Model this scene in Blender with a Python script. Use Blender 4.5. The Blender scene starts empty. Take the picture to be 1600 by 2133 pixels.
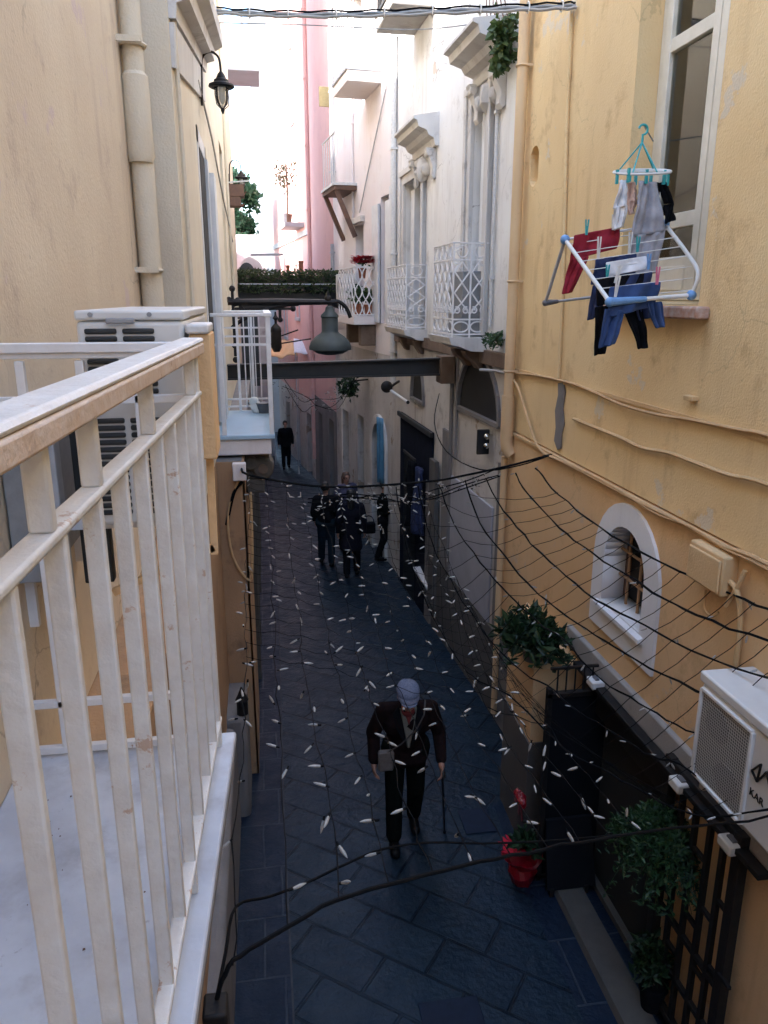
import bpy, bmesh, math, random
from mathutils import Vector as V, Matrix, noise
random.seed(7)
R = math.radians
scn = bpy.context.scene
COL = scn.collection
# ------------------------------------------------------------------ camera
H = 4.6
PITCH = math.atan(446.5/1600); YAW = math.atan(260/(1600/math.cos(PITCH)))
cF = V((math.sin(YAW)*math.cos(PITCH), math.cos(YAW)*math.cos(PITCH), -math.sin(PITCH)))
cR = V((math.cos(YAW), -math.sin(YAW), 0)); cU = cR.cross(cF)
EYE = V((0, 0, H))
def ray(u, v): return cF*1600 + cR*(u-800) - cU*(v-1066.5)
def at(u, v, X=None, Y=None, Z=None):
    r = ray(u, v)
    t = X/r.x if X is not None else Y/r.y if Y is not None else (Z-H)/r.z
    return EYE + r*t
def atp(u, v, A, B):                      # on the vertical plane through A and B
    r = ray(u, v); n = V((-(B[1]-A[1]), B[0]-A[0], 0))
    return EYE + r*(n.dot(V((A[0], A[1], H)))/n.dot(r))
cd = bpy.data.cameras.new('camera'); cam = bpy.data.objects.new('camera', cd); COL.objects.link(cam)
cd.sensor_fit = 'VERTICAL'; cd.sensor_height = 24; cd.lens = 1600/2133*24; cd.clip_end = 2000; cd.clip_start = .02
cam.matrix_world = Matrix.Translation(EYE) @ Matrix((cR, cU, -cF)).transposed().to_4x4()
scn.camera = cam
# ------------------------------------------------------------------ materials
MATS = {}
def _mat(name):
    m = bpy.data.materials.new(name); m.use_nodes = True
    nt = m.node_tree; nt.nodes.clear()
    o = nt.nodes.new('ShaderNodeOutputMaterial'); b = nt.nodes.new('ShaderNodeBsdfPrincipled')
    nt.links.new(b.outputs[0], o.inputs[0]); MATS[name] = m
    return m, nt, b
def _noise(nt, vec, scale, detail=4, rough=.55):
    n = nt.nodes.new('ShaderNodeTexNoise'); n.inputs['Scale'].default_value = scale
    n.inputs['Detail'].default_value = detail; n.inputs['Roughness'].default_value = rough
    nt.links.new(vec, n.inputs['Vector']); return n.outputs['Fac']
def _ramp(nt, fac, a, b):
    r = nt.nodes.new('ShaderNodeMapRange'); r.inputs[1].default_value = a; r.inputs[2].default_value = b
    nt.links.new(fac, r.inputs[0]); return r.outputs[0]
def _mix(nt, fac, a, b, mode='MIX'):
    m = nt.nodes.new('ShaderNodeMix'); m.data_type = 'RGBA'; m.blend_type = mode
    for i, x in ((6, a), (7, b)):
        if isinstance(x, tuple): m.inputs[i].default_value = (*x, 1)
        else: nt.links.new(x, m.inputs[i])
    if isinstance(fac, float): m.inputs[0].default_value = fac
    else: nt.links.new(fac, m.inputs[0])
    return m.outputs[2]
def _pos(nt, scale=(1, 1, 1)):
    g = nt.nodes.new('ShaderNodeNewGeometry'); mp = nt.nodes.new('ShaderNodeMapping')
    mp.inputs['Scale'].default_value = scale; nt.links.new(g.outputs['Position'], mp.inputs['Vector'])
    return mp.outputs[0]
def _bump(nt, b, h, s, d=.01):
    n = nt.nodes.new('ShaderNodeBump'); n.inputs['Strength'].default_value = s; n.inputs['Distance'].default_value = d
    nt.links.new(h, n.inputs['Height']); nt.links.new(n.outputs[0], b.inputs['Normal'])
def plaster(name, c1, c2, stain, amt=.5, rough=.9, bump=.35, scale=1.3, peel=None, streak=1.0, peel_at=.63, crack=0.):
    m, nt, b = _mat(name)
    p = _pos(nt)
    big = _ramp(nt, _noise(nt, p, scale, 6, .6), .35, .65)
    col = _mix(nt, big, c1, c2)
    st = _ramp(nt, _noise(nt, _pos(nt, (5, 5, .45)), 1.2, 5, .65), .5, .78)
    mu = nt.nodes.new('ShaderNodeMath'); mu.operation = 'MULTIPLY'; nt.links.new(st, mu.inputs[0]); mu.inputs[1].default_value = amt*streak*1.3
    sm = _ramp(nt, _noise(nt, p, .9, 3, .5), .46, .64)
    m3 = nt.nodes.new('ShaderNodeMath'); m3.operation = 'MULTIPLY'; nt.links.new(mu.outputs[0], m3.inputs[0]); nt.links.new(sm, m3.inputs[1]); mu = m3
    col = _mix(nt, mu.outputs[0], col, stain)
    blot = _ramp(nt, _noise(nt, p, 3.1, 8, .7), .56, .72)
    mu = nt.nodes.new('ShaderNodeMath'); mu.operation = 'MULTIPLY'; nt.links.new(blot, mu.inputs[0]); mu.inputs[1].default_value = amt
    col = _mix(nt, mu.outputs[0], col, stain)
    if peel:
        pe = _ramp(nt, _noise(nt, p, 1.7, 9, .62), peel_at, peel_at+.02)
        col = _mix(nt, pe, col, peel)
    # faint big damp clouds and fine grime specks
    cl = _ramp(nt, _noise(nt, _pos(nt, (1, 1, .6)), .55, 4, .6), .42, .68)
    mu = nt.nodes.new('ShaderNodeMath'); mu.operation = 'MULTIPLY'; nt.links.new(cl, mu.inputs[0]); mu.inputs[1].default_value = amt*.35
    col = _mix(nt, mu.outputs[0], col, stain)
    spk = _ramp(nt, _noise(nt, p, 26, 4, .7), .66, .74)
    mu = nt.nodes.new('ShaderNodeMath'); mu.operation = 'MULTIPLY'; nt.links.new(spk, mu.inputs[0]); mu.inputs[1].default_value = amt*.7
    col = _mix(nt, mu.outputs[0], col, tuple(x*.6 for x in stain))
    if crack:
        dn = nt.nodes.new('ShaderNodeTexNoise'); dn.inputs['Scale'].default_value = 2.5; dn.inputs['Detail'].default_value = 6; nt.links.new(p, dn.inputs['Vector'])
        ad = nt.nodes.new('ShaderNodeVectorMath'); ad.operation = 'MULTIPLY_ADD'; nt.links.new(dn.outputs['Color'], ad.inputs[0]); ad.inputs[1].default_value = (.55, .55, .55); nt.links.new(p, ad.inputs[2])
        vo = nt.nodes.new('ShaderNodeTexVoronoi'); vo.feature = 'DISTANCE_TO_EDGE'; vo.inputs['Scale'].default_value = .9; nt.links.new(ad.outputs[0], vo.inputs['Vector'])
        cr = _ramp(nt, vo.outputs['Distance'], .006, .0015)
        mk = _ramp(nt, _noise(nt, p, .8, 3), .48, .60)
        mu = nt.nodes.new('ShaderNodeMath'); mu.operation = 'MULTIPLY'; nt.links.new(cr, mu.inputs[0]); nt.links.new(mk, mu.inputs[1])
        m2 = nt.nodes.new('ShaderNodeMath'); m2.operation = 'MULTIPLY'; nt.links.new(mu.outputs[0], m2.inputs[0]); m2.inputs[1].default_value = crack
        col = _mix(nt, m2.outputs[0], col, tuple(x*.45 for x in stain))
    nt.links.new(col, b.inputs['Base Color']); b.inputs['Roughness'].default_value = rough
    h = nt.nodes.new('ShaderNodeMath'); h.operation = 'ADD'
    nt.links.new(_noise(nt, p, 9, 6, .6), h.inputs[0]); nt.links.new(_noise(nt, p, 70, 3), h.inputs[1])
    _bump(nt, b, h.outputs[0], bump, .012)
    return m
def paint(name, c, rough=.5, c2=None, scale=30, metal=0., bump=.1, chip=None, chip_at=.66, spec=None):
    m, nt, b = _mat(name)
    p = _pos(nt)
    c2 = c2 or tuple(x*.82 for x in c)
    col = _mix(nt, _ramp(nt, _noise(nt, p, scale, 5, .6), .35, .7), c, c2)
    if chip:
        col = _mix(nt, _ramp(nt, _noise(nt, p, scale*.8, 8, .7), chip_at, chip_at+.03), col, chip)
    nt.links.new(col, b.inputs['Base Color']); b.inputs['Roughness'].default_value = rough; b.inputs['Metallic'].default_value = metal
    if spec is not None: b.inputs['Specular IOR Level'].default_value = spec
    if bump: _bump(nt, b, _noise(nt, p, scale*2.5, 4), bump, .004)
    return m
def leafmat(name, c1, c2):
    m, nt, b = _mat(name)
    oi = nt.nodes.new('ShaderNodeNewGeometry')
    col = _mix(nt, oi.outputs['Random Per Island'], c1, c2)
    nt.links.new(col, b.inputs['Base Color']); b.inputs['Roughness'].default_value = .5
    b.inputs['Subsurface Weight'].default_value = 0
    tr = nt.nodes.new('ShaderNodeBsdfTranslucent'); nt.links.new(col, tr.inputs[0])
    mx = nt.nodes.new('ShaderNodeMixShader'); mx.inputs[0].default_value = .25
    nt.links.new(b.outputs[0], mx.inputs[1]); nt.links.new(tr.outputs[0], mx.inputs[2])
    nt.links.new(mx.outputs[0], nt.nodes['Material Output'].inputs[0])
    return m
def glassmat(name, tint=(.8, .85, .85), refl=.25):
    m, nt, b = _mat(name)
    t = nt.nodes.new('ShaderNodeBsdfTransparent'); t.inputs[0].default_value = (*tint, 1)
    g = nt.nodes.new('ShaderNodeBsdfGlossy'); g.inputs['Roughness'].default_value = .04
    f = nt.nodes.new('ShaderNodeFresnel'); f.inputs[0].default_value = 1.45
    a = nt.nodes.new('ShaderNodeMath'); a.operation = 'ADD'; a.inputs[1].default_value = refl-.04; nt.links.new(f.outputs[0], a.inputs[0])
    mx = nt.nodes.new('ShaderNodeMixShader'); nt.links.new(a.outputs[0], mx.inputs[0])
    nt.links.new(t.outputs[0], mx.inputs[1]); nt.links.new(g.outputs[0], mx.inputs[2])
    nt.links.new(mx.outputs[0], nt.nodes['Material Output'].inputs[0]); nt.nodes.remove(b)
    return m
def paving(name, ang, bw, bh, c1, c2, mortar, msize, rough=(.3, .6), bump=.6, off=.5, wob=.03):
    m, nt, b = _mat(name)
    g = nt.nodes.new('ShaderNodeNewGeometry')
    nz = nt.nodes.new('ShaderNodeTexNoise'); nz.inputs['Scale'].default_value = 1.6; nz.inputs['Detail'].default_value = 3
    nt.links.new(g.outputs['Position'], nz.inputs['Vector'])
    sc = nt.nodes.new('ShaderNodeVectorMath'); sc.operation = 'MULTIPLY_ADD'
    nt.links.new(nz.outputs['Color'], sc.inputs[0]); sc.inputs[1].default_value = (wob, wob, 0); nt.links.new(g.outputs['Position'], sc.inputs[2])
    mp = nt.nodes.new('ShaderNodeMapping'); mp.inputs['Rotation'].default_value = (0, 0, ang); nt.links.new(sc.outputs[0], mp.inputs['Vector'])
    br = nt.nodes.new('ShaderNodeTexBrick'); nt.links.new(mp.outputs[0], br.inputs['Vector'])
    br.inputs['Scale'].default_value = 1; br.inputs['Brick Width'].default_value = bw; br.inputs['Row Height'].default_value = bh
    br.inputs['Mortar Size'].default_value = msize; br.inputs['Mortar Smooth'].default_value = .35; br.inputs['Bias'].default_value = 0
    br.inputs['Color1'].default_value = (*c1, 1); br.inputs['Color2'].default_value = (*c2, 1); br.inputs['Mortar'].default_value = (*mortar, 1)
    br.offset = off; b.inputs['Specular IOR Level'].default_value = .3; b.inputs['Specular Tint'].default_value = (.4, .65, 1.0, 1)  # blue specular tint stands in for sky sheen on the stone
    p = _pos(nt)
    bl = _ramp(nt, _noise(nt, p, 2.2, 7, .65), .4, .75)
    col = _mix(nt, bl, br.outputs['Color'], tuple(x*1.5 for x in c1))
    sp = _ramp(nt, _noise(nt, p, 60, 3, .6), .62, .75)
    col = _mix(nt, sp, col, tuple(x*2.0 for x in c2))
    nt.links.new(col, b.inputs['Base Color'])
    rr = nt.nodes.new('ShaderNodeMapRange'); rr.inputs[1].default_value = .3; rr.inputs[2].default_value = .7
    rr.inputs[3].default_value = rough[0]; rr.inputs[4].default_value = rough[1]
    nt.links.new(_noise(nt, p, 5, 6, .65), rr.inputs[0]); nt.links.new(rr.outputs[0], b.inputs['Roughness'])
    a1 = nt.nodes.new('ShaderNodeMath'); a1.operation = 'MULTIPLY_ADD'; nt.links.new(br.outputs['Fac'], a1.inputs[0]); a1.inputs[1].default_value = -1.2
    nt.links.new(_noise(nt, p, 14, 6, .6), a1.inputs[2])
    a2 = nt.nodes.new('ShaderNodeMath'); a2.operation = 'MULTIPLY_ADD'; nt.links.new(_noise(nt, p, 3, 2), a2.inputs[0]); a2.inputs[1].default_value = 1.0
    nt.links.new(a1.outputs[0], a2.inputs[2])
    _bump(nt, b, a2.outputs[0], bump, .02)
    return m
def perforated(name, c, hole, scale):
    m, nt, b = _mat(name)
    vo = nt.nodes.new('ShaderNodeTexVoronoi'); vo.inputs['Scale'].default_value = scale; vo.inputs['Randomness'].default_value = 0
    nt.links.new(_pos(nt), vo.inputs['Vector'])
    col = _mix(nt, _ramp(nt, vo.outputs['Distance'], .42, .36), c, hole)
    nt.links.new(col, b.inputs['Base Color']); b.inputs['Roughness'].default_value = .5
    return m

plaster('yellow_plaster', (.80, .60, .325), (.765, .55, .28), (.52, .335, .16), .85, peel=(.68, .57, .42), peel_at=.63, crack=.25)
plaster('orange_plaster', (.74, .475, .24), (.76, .52, .29), (.53, .33, .165), .7, peel=(.66, .48, .33), peel_at=.62, crack=.25)
plaster('ochre_band', (.62, .41, .20), (.66, .46, .25), (.46, .29, .14), .6)
plaster('pipe_paint', (.70, .50, .29), (.64, .44, .24), (.50, .33, .2), .4, rough=.6, bump=.1)
plaster('beige_plaster', (.71, .605, .455), (.655, .54, .395), (.47, .36, .28), .85, bump=.2, peel=(.62, .50, .46), peel_at=.605, crack=.7)
plaster('cream_plaster', (.72, .64, .50), (.67, .58, .44), (.52, .43, .32), .5)
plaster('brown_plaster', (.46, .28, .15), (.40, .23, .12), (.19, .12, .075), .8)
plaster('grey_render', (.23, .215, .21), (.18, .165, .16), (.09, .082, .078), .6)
plaster('dark_render', (.12, .11, .10), (.09, .08, .075), (.05, .045, .04), .6)
plaster('surround_white', (.80, .80, .82), (.74, .74, .76), (.56, .55, .55), .35, bump=.15)
plaster('white_plaster', (.77, .765, .745), (.73, .70, .665), (.42, .385, .35), .7, crack=.7, peel=(.62, .50, .42), peel_at=.66)
plaster('white_dirty', (.61, .58, .545), (.53, .49, .455), (.27, .23, .195), .85, peel=(.33, .25, .18), peel_at=.62)
plaster('stone_trim', (.68, .66, .63), (.57, .54, .51), (.30, .26, .23), .7)
plaster('pale_pink', (.76, .71, .69), (.75, .67, .65), (.55, .48, .45), .45)
plaster('pink_plaster', (.73, .45, .40), (.70, .41, .37), (.52, .32, .28), .45)
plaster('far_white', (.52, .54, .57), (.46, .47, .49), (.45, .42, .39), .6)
plaster('rust_stone', (.20, .14, .10), (.15, .10, .07), (.08, .05, .035), .8, scale=4)
plaster('dark_stone', (.13, .11, .09), (.09, .075, .06), (.05, .04, .03), .8, scale=3)
plaster('concrete', (.40, .38, .35), (.33, .31, .29), (.2, .18, .16), .6)
plaster('marble', (.66, .69, .74), (.47, .50, .56), (.33, .33, .36), .8, rough=.3, bump=.06, scale=2.5)
plaster('kerb_stone', (.085, .08, .07), (.065, .06, .055), (.04, .036, .033), .6, scale=4)
paint('white_iron', (.78, .77, .77), .45, (.70, .67, .65), 14, bump=.25, chip=(.40, .27, .19), chip_at=.69)
paint('rail_bounce_worn', (.60, .45, .34), .6, (.68, .57, .49), 20, bump=.8, chip=(.45, .28, .18), chip_at=.62)  # tan imitates bounce light off the orange wall; chips are wear
paint('rail_paint', (.72, .715, .70), .5, (.62, .59, .56), 16, bump=.8, chip=(.52, .38, .30), chip_at=.63)
paint('white_plastic', (.74, .74, .72), .4, (.66, .65, .62), 6, bump=.05)
paint('ac_white', (.70, .69, .66), .38, (.60, .58, .55), 3, bump=.05)
paint('ac_dark', (.03, .03, .03), .6)
paint('ac_grey', (.30, .30, .30), .6)
paint('black_iron', (.012, .011, .011), .55, (.022, .017, .015), 18, bump=.3, spec=.25)
paint('dark_sheet', (.005, .006, .009), .75, (.009, .0095, .012), 5, bump=.1, spec=.15)
paint('lamp_green', (.045, .058, .058), .6, (.034, .044, .044), 8, bump=.1)
paint('beam_steel', (.012, .0135, .016), .6, (.022, .022, .022), 6, bump=.2)
paint('cable_grey', (.25, .25, .24), .7, (.12, .12, .12), 9, bump=0)
paint('cable_black', (.006, .006, .007), .8, bump=0, spec=.1)
paint('cable_painted', (.62, .40, .20), .7, (.50, .31, .15), 12, bump=.1)
paint('lunette_dark', (.014, .013, .0128), .8, (.010, .0095, .0095), 3, bump=.1)
paint('window_paint', (.72, .68, .58), .5, (.62, .58, .48), 7, bump=.2, chip=(.45, .38, .3), chip_at=.72)
paint('shutter_white', (.70, .70, .70), .55, (.60, .60, .6), 5, bump=.1)
paint('curtain', (.80, .86, .82), .9, (.68, .74, .70), 6, bump=0)
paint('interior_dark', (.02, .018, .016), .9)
paint('brick_sill', (.40, .20, .13), .9, (.50, .40, .34), 22, bump=.6)
paint('wood_brown', (.15, .08, .05), .7, (.10, .055, .04), 12)
paint('terracotta', (.35, .12, .06), .8, (.26, .08, .045), 12)
paint('teal_plastic', (.02, .36, .38), .4)
paint('blue_plastic', (.16, .34, .62), .4, (.13, .28, .54))
paint('pink_plastic', (.72, .18, .30), .4)
paint('grey_plastic', (.14, .14, .15), .5)
paint('red_cloth', (.30, .012, .03), .9, (.22, .008, .022), 20)
paint('navy_cloth', (.022, .035, .10), .9, (.014, .022, .07), 20)
paint('blue_cloth', (.035, .075, .20), .9, (.022, .05, .15), 20)
paint('black_cloth', (.007, .007, .009), 1, (.011, .011, .013), 20, spec=.08)
paint('white_cloth', (.75, .75, .77), .9)
paint('grey_cloth', (.40, .39, .42), .9, (.30, .29, .32), 25)
paint('peach_cloth', (.70, .46, .36), .9)
paint('bulb', (.42, .41, .385), .35, (.28, .27, .25), 160, bump=0)
paint('skin', (.42, .22, .15), .55, (.36, .17, .11), 30, bump=.05)
paint('cap_tweed', (.17, .19, .26), 1, (.10, .115, .17), 90, spec=.1)
paint('jacket_brown', (.019, .0105, .0102), 1, (.011, .0065, .0066), 30, spec=.05)
paint('sweater', (.17, .165, .14), .95, (.12, .12, .10), 80)
paint('scarf_red', (.20, .03, .03), .9)
paint('trouser_dark', (.007, .0085, .007), 1, (.005, .006, .005), 30, spec=.05)
paint('denim', (.016, .028, .038), 1, (.01, .018, .026), 30, spec=.05)
paint('shoe', (.006, .005, .005), .6, spec=.2)
paint('hair_dark', (.014, .011, .009), .6)
paint('hair_grey', (.3, .3, .3), .7)
paint('strap_brown', (.07, .06, .055), .9)
paint('bag_beige', (.16, .14, .125), .9, (.12, .10, .09), 30)
paint('coat_grey', (.016, .015, .022), 1, (.010, .0095, .015), 30, spec=.05)
paint('lilac_cloth', (.10, .09, .14), 1, (.07, .065, .10), 30, spec=.05)
paint('red_jumper', (.10, .008, .014), .9)
paint('cane', (.012, .01, .01), .4)
paint('chrome', (.75, .73, .68), .15, metal=1., bump=0)
paint('tarp_navy', (.010, .013, .026), .95, (.006, .008, .016), 8, spec=.1)
paint('blue_door', (.10, .26, .40), .5, (.07, .20, .32), 6)
paint('tan_box', (.34, .26, .12), .7)
paint('pipe_grey', (.42, .43, .45), .5)
paint('pipe_grey_dull', (.05, .057, .068), .8, (.014, .018, .026), 7)
paint('pipe_white', (.66, .65, .63), .5)
paint('foil_red', (.26, .004, .012), .3, (.17, .003, .008), 30, bump=.3)
plaster('tile_blue', (.42, .58, .70), (.36, .50, .62), (.30, .34, .38), .4, rough=.3, bump=.05)
paint('petal_red', (.58, .004, .03), .6)
paint('cloth_seal', (.30, .45, .50), .3)
paint('mat_blue', (.012, .022, .045), .7, (.008, .014, .03), 18, spec=.2)
paint('door_panel', (.40, .40, .44), .7, (.33, .33, .36), 3)
leafmat('leaf_fern', (.005, .020, .007), (.026, .064, .020))
leafmat('leaf_bright', (.008, .034, .010), (.036, .090, .028))
leafmat('leaf_hedge', (.02, .04, .012), (.06, .085, .025))
leafmat('leaf_ivy', (.04, .075, .02), (.09, .13, .04))
leafmat('leaf_tree', (.015, .07, .035), (.04, .12, .06))
leafmat('leaf_pot', (.02, .06, .02), (.05, .10, .035))
leafmat('leaf_twig', (.06, .06, .035), (.10, .09, .05))
glassmat('glass', (.86, .90, .88), .10)
glassmat('lamp_glass', (.88, .88, .86), .12)
paving('street_stone', R(38), .62, .36, (.0074, .0142, .0222), (.0134, .0232, .0325), (.0012, .0017, .0026), .014, (.28, .55), .7)
paving('edge_stone', 0, .40, .55, (.007, .0115, .022), (.011, .016, .028), (.044, .052, .064), .010, (.35, .65), .6, off=.35)
perforated('ac_mesh', (.42, .42, .40), (.06, .06, .06), 62)
perforated('ac_mesh_dark', (.32, .32, .31), (.012, .012, .012), 62)
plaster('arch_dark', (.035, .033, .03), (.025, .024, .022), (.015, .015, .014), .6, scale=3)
# ------------------------------------------------------------------ mesh helpers
class MB:
    def __init__(s): s.v = []; s.f = []
    def add(s, vs, fs):
        k = len(s.v); s.v += [V(x) for x in vs]; s.f += [tuple(i+k for i in f) for f in fs]; return s
    def hexa(s, p):                      # 8 points: bottom ring 0-3, top ring 4-7
        return s.add(p, [(3, 2, 1, 0), (4, 5, 6, 7), (0, 1, 5, 4), (1, 2, 6, 5), (2, 3, 7, 6), (3, 0, 4, 7)])
    def bx(s, x0, x1, y0, y1, z0, z1):
        return s.hexa([(x0, y0, z0), (x1, y0, z0), (x1, y1, z0), (x0, y1, z0), (x0, y0, z1), (x1, y0, z1), (x1, y1, z1), (x0, y1, z1)])
    def bar(s, p, q, w, h, up=(0, 0, 1)):  # rectangular bar from p to q
        p = V(p); q = V(q); d = (q-p).normalized(); u = V(up)
        if abs(d.dot(u)) > .97: u = V((0, 1, 0))
        x = d.cross(u).normalized()*w/2; y = x.cross(d).normalized()*h/2
        return s.hexa([p-x-y, p+x-y, q+x-y, q-x-y, p-x+y, p+x+y, q+x+y, q-x+y])
    def tube(s, pts, r, n=6, caps=True, closed=False):
        pts = [V(p) for p in pts]; m = len(pts); rs = r if isinstance(r, (list, tuple)) else [r]*m
        k = len(s.v); up = None
        for i, p in enumerate(pts):
            a = pts[i-1] if (i or closed) else p; b = pts[(i+1) % m] if (i < m-1 or closed) else p
            d = (b-a).normalized()
            if up is None: up = V((0, 0, 1)) if abs(d.z) < .9 else V((1, 0, 0))
            x = d.cross(up); x = x.normalized() if x.length > 1e-6 else d.orthogonal().normalized()
            y = x.cross(d).normalized(); up = y
            for j in range(n):
                t = 2*math.pi*j/n; s.v.append(p+(x*math.cos(t)+y*math.sin(t))*rs[i])
        for i in range(m-1 if not closed else m):
            for j in range(n):
                a = k+i*n+j; b = k+i*n+(j+1) % n; c = k+((i+1) % m)*n+(j+1) % n; d = k+((i+1) % m)*n+j
                s.f.append((a, b, c, d))
        if caps and not closed:
            s.f.append(tuple(k+j for j in reversed(range(n)))); s.f.append(tuple(k+(m-1)*n+j for j in range(n)))
        return s
    def lathe(s, prof, c, n=20, axis=(0, 0, 1), sx=1., sy=1.):
        a = V(axis).normalized(); x = a.orthogonal().normalized(); y = a.cross(x); c = V(c); k = len(s.v)
        if abs(a.z) > .99: x = V((1, 0, 0)); y = V((0, 1, 0))*(1 if a.z > 0 else -1)
        for r, z in prof:
            for j in range(n):
                t = 2*math.pi*j/n; s.v.append(c+a*z+x*(r*sx*math.cos(t))+y*(r*sy*math.sin(t)))
        for i in range(len(prof)-1):
            for j in range(n):
                s.f.append((k+i*n+j, k+i*n+(j+1) % n, k+(i+1)*n+(j+1) % n, k+(i+1)*n+j))
        s.f.append(tuple(k+j for j in reversed(range(n)))); s.f.append(tuple(k+(len(prof)-1)*n+j for j in range(n)))
        return s
    def ball(s, c, rx, ry=None, rz=None, n=12, m=8, rot=None):
        ry = ry or rx; rz = rz or rx; c = V(c); k = len(s.v)
        for i in range(m+1):
            ph = math.pi*i/m
            for j in range(n):
                t = 2*math.pi*j/n
                p = V((rx*math.sin(ph)*math.cos(t), ry*math.sin(ph)*math.sin(t), -rz*math.cos(ph)))
                s.v.append(c+(rot @ p if rot else p))
        for i in range(m):
            for j in range(n):
                s.f.append((k+i*n+j, k+i*n+(j+1) % n, k+(i+1)*n+(j+1) % n, k+(i+1)*n+j))
        return s
    def cap(s, p, q, r0, r1, n=10):       # capsule
        p = V(p); q = V(q); s.tube([p, q], [r0, r1], n); s.ball(p, r0, n=n, m=6); return s.ball(q, r1, n=n, m=6)
    def prism(s, poly, vec):
        n = len(poly); vec = V(vec); p = [V(x) for x in poly]
        return s.add(p+[x+vec for x in p], [tuple(range(n)), tuple(reversed(range(n, 2*n)))]+[((i+1) % n, i, i+n, (i+1) % n+n) for i in range(n)])
    def grid(s, fn, nu, nv):
        k = len(s.v)
        for j in range(nv+1):
            for i in range(nu+1): s.v.append(V(fn(i/nu, j/nv)))
        for j in range(nv):
            for i in range(nu):
                a = k+j*(nu+1)+i; s.f.append((a, a+1, a+nu+2, a+nu+1))
        return s
    def mesh(s, name, off=V((0, 0, 0)), smooth=35, merge=False):
        me = bpy.data.meshes.new(name); me.from_pydata([x-off for x in s.v], [], s.f)
        bm = bmesh.new(); bm.from_mesh(me)
        if merge: bmesh.ops.remove_doubles(bm, verts=bm.verts, dist=1e-5)
        bmesh.ops.recalc_face_normals(bm, faces=bm.faces); bm.to_mesh(me); bm.free()
        if smooth:
            me.polygons.foreach_set('use_smooth', [True]*len(me.polygons)); me.set_sharp_from_angle(angle=R(smooth))
        return me
ROOT = {}
def tag(o, label, cat=None, group=None, kind=None):
    if label: o['label'] = label
    if cat: o['category'] = cat
    if group: o['group'] = group
    if kind: o['kind'] = kind
    return o
def thing(name, label, cat, loc=(0, 0, 0), group=None):
    o = bpy.data.objects.new(name, None); COL.objects.link(o); o.location = loc; o.empty_display_size = .1
    ROOT[o] = V(loc); return tag(o, label, cat, group)
def part(name, mb, mat, parent, smooth=35, bevel=0, label=None, me=None, solid=0, kind=None, merge=False):
    root = ROOT[parent]
    if me is None: me = mb.mesh(name, root, smooth, merge)
    o = bpy.data.objects.new(name, me); COL.objects.link(o); o.parent = parent; ROOT[o] = root
    me.materials.clear(); me.materials.append(MATS[mat])
    if solid: md = o.modifiers.new('solid', 'SOLIDIFY'); md.thickness = solid; md.offset = 0
    if bevel:
        md = o.modifiers.new('bevel', 'BEVEL'); md.width = bevel; md.segments = 2; md.limit_method = 'ANGLE'; md.angle_limit = R(40)
        md.harden_normals = False
    if label: o['label'] = label
    if kind: o['kind'] = kind
    return o
def single(name, mb, mat, label, cat, loc=None, group=None, smooth=35, bevel=0, kind=None, solid=0):
    loc = V(loc) if loc is not None else V((0, 0, 0))
    o = bpy.data.objects.new(name, mb.mesh(name, loc, smooth)); COL.objects.link(o); o.location = loc; ROOT[o] = loc
    o.data.materials.append(MATS[mat])
    if solid: md = o.modifiers.new('solid', 'SOLIDIFY'); md.thickness = solid; md.offset = 0
    if bevel:
        md = o.modifiers.new('bevel', 'BEVEL'); md.width = bevel; md.segments = 2; md.limit_method = 'ANGLE'; md.angle_limit = R(40)
    return tag(o, label, cat, group, kind)
def struct(name, mb, mat, label=None):
    o = single(name, mb, mat, label, None, smooth=0); o['kind'] = 'structure'; return o
def kids(o): return [c for c in bpy.data.objects if c.parent == o]
def copy_tree(o, parent=None, loc=None, rz=None):
    ch = kids(o); c = o.copy(); COL.objects.link(c); ROOT[c] = ROOT[o]
    if parent: c.parent = parent
    if loc is not None: c.location = loc; ROOT[c] = V(loc)
    if rz is not None: c.rotation_euler.z = rz
    for k in ch: copy_tree(k, c)
    return c
class Wall:
    """a facade line on plan: s along it (metres), o out of it towards the alley, z up"""
    def __init__(s, a, b, left=False):
        s.a = V((*a, 0)); d = V((b[0]-a[0], b[1]-a[1], 0)); s.L = d.length; s.d = d.normalized()
        s.n = V((s.d.y, -s.d.x, 0)) if left else V((-s.d.y, s.d.x, 0))
    def p(s, t, o, z): r = s.a+s.d*t+s.n*o; return V((r.x, r.y, z))
    def hit(s, u, v, o=0):
        q = s.a+s.n*o; r = ray(u, v); k = (q-EYE).to_3d(); k.z = 0
        t = s.n.dot(V((q.x, q.y, 0)))/s.n.dot(V((r.x, r.y, 0)))
        x = EYE+r*t; return (V((x.x, x.y, 0))-q).dot(s.d), x.z
    def box(s, mb, t0, t1, o0, o1, z0, z1):
        P = s.p; return mb.hexa([P(t0, o0, z0), P(t1, o0, z0), P(t1, o1, z0), P(t0, o1, z0), P(t0, o0, z1), P(t1, o0, z1), P(t1, o1, z1), P(t0, o1, z1)])
    def prism(s, mb, poly, o0, o1):
        return mb.prism([s.p(t, o0, z) for t, z in poly], s.n*(o1-o0))
    def tube(s, mb, pts, r, n=6): return mb.tube([s.p(*q) for q in pts], r, n)
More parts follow.
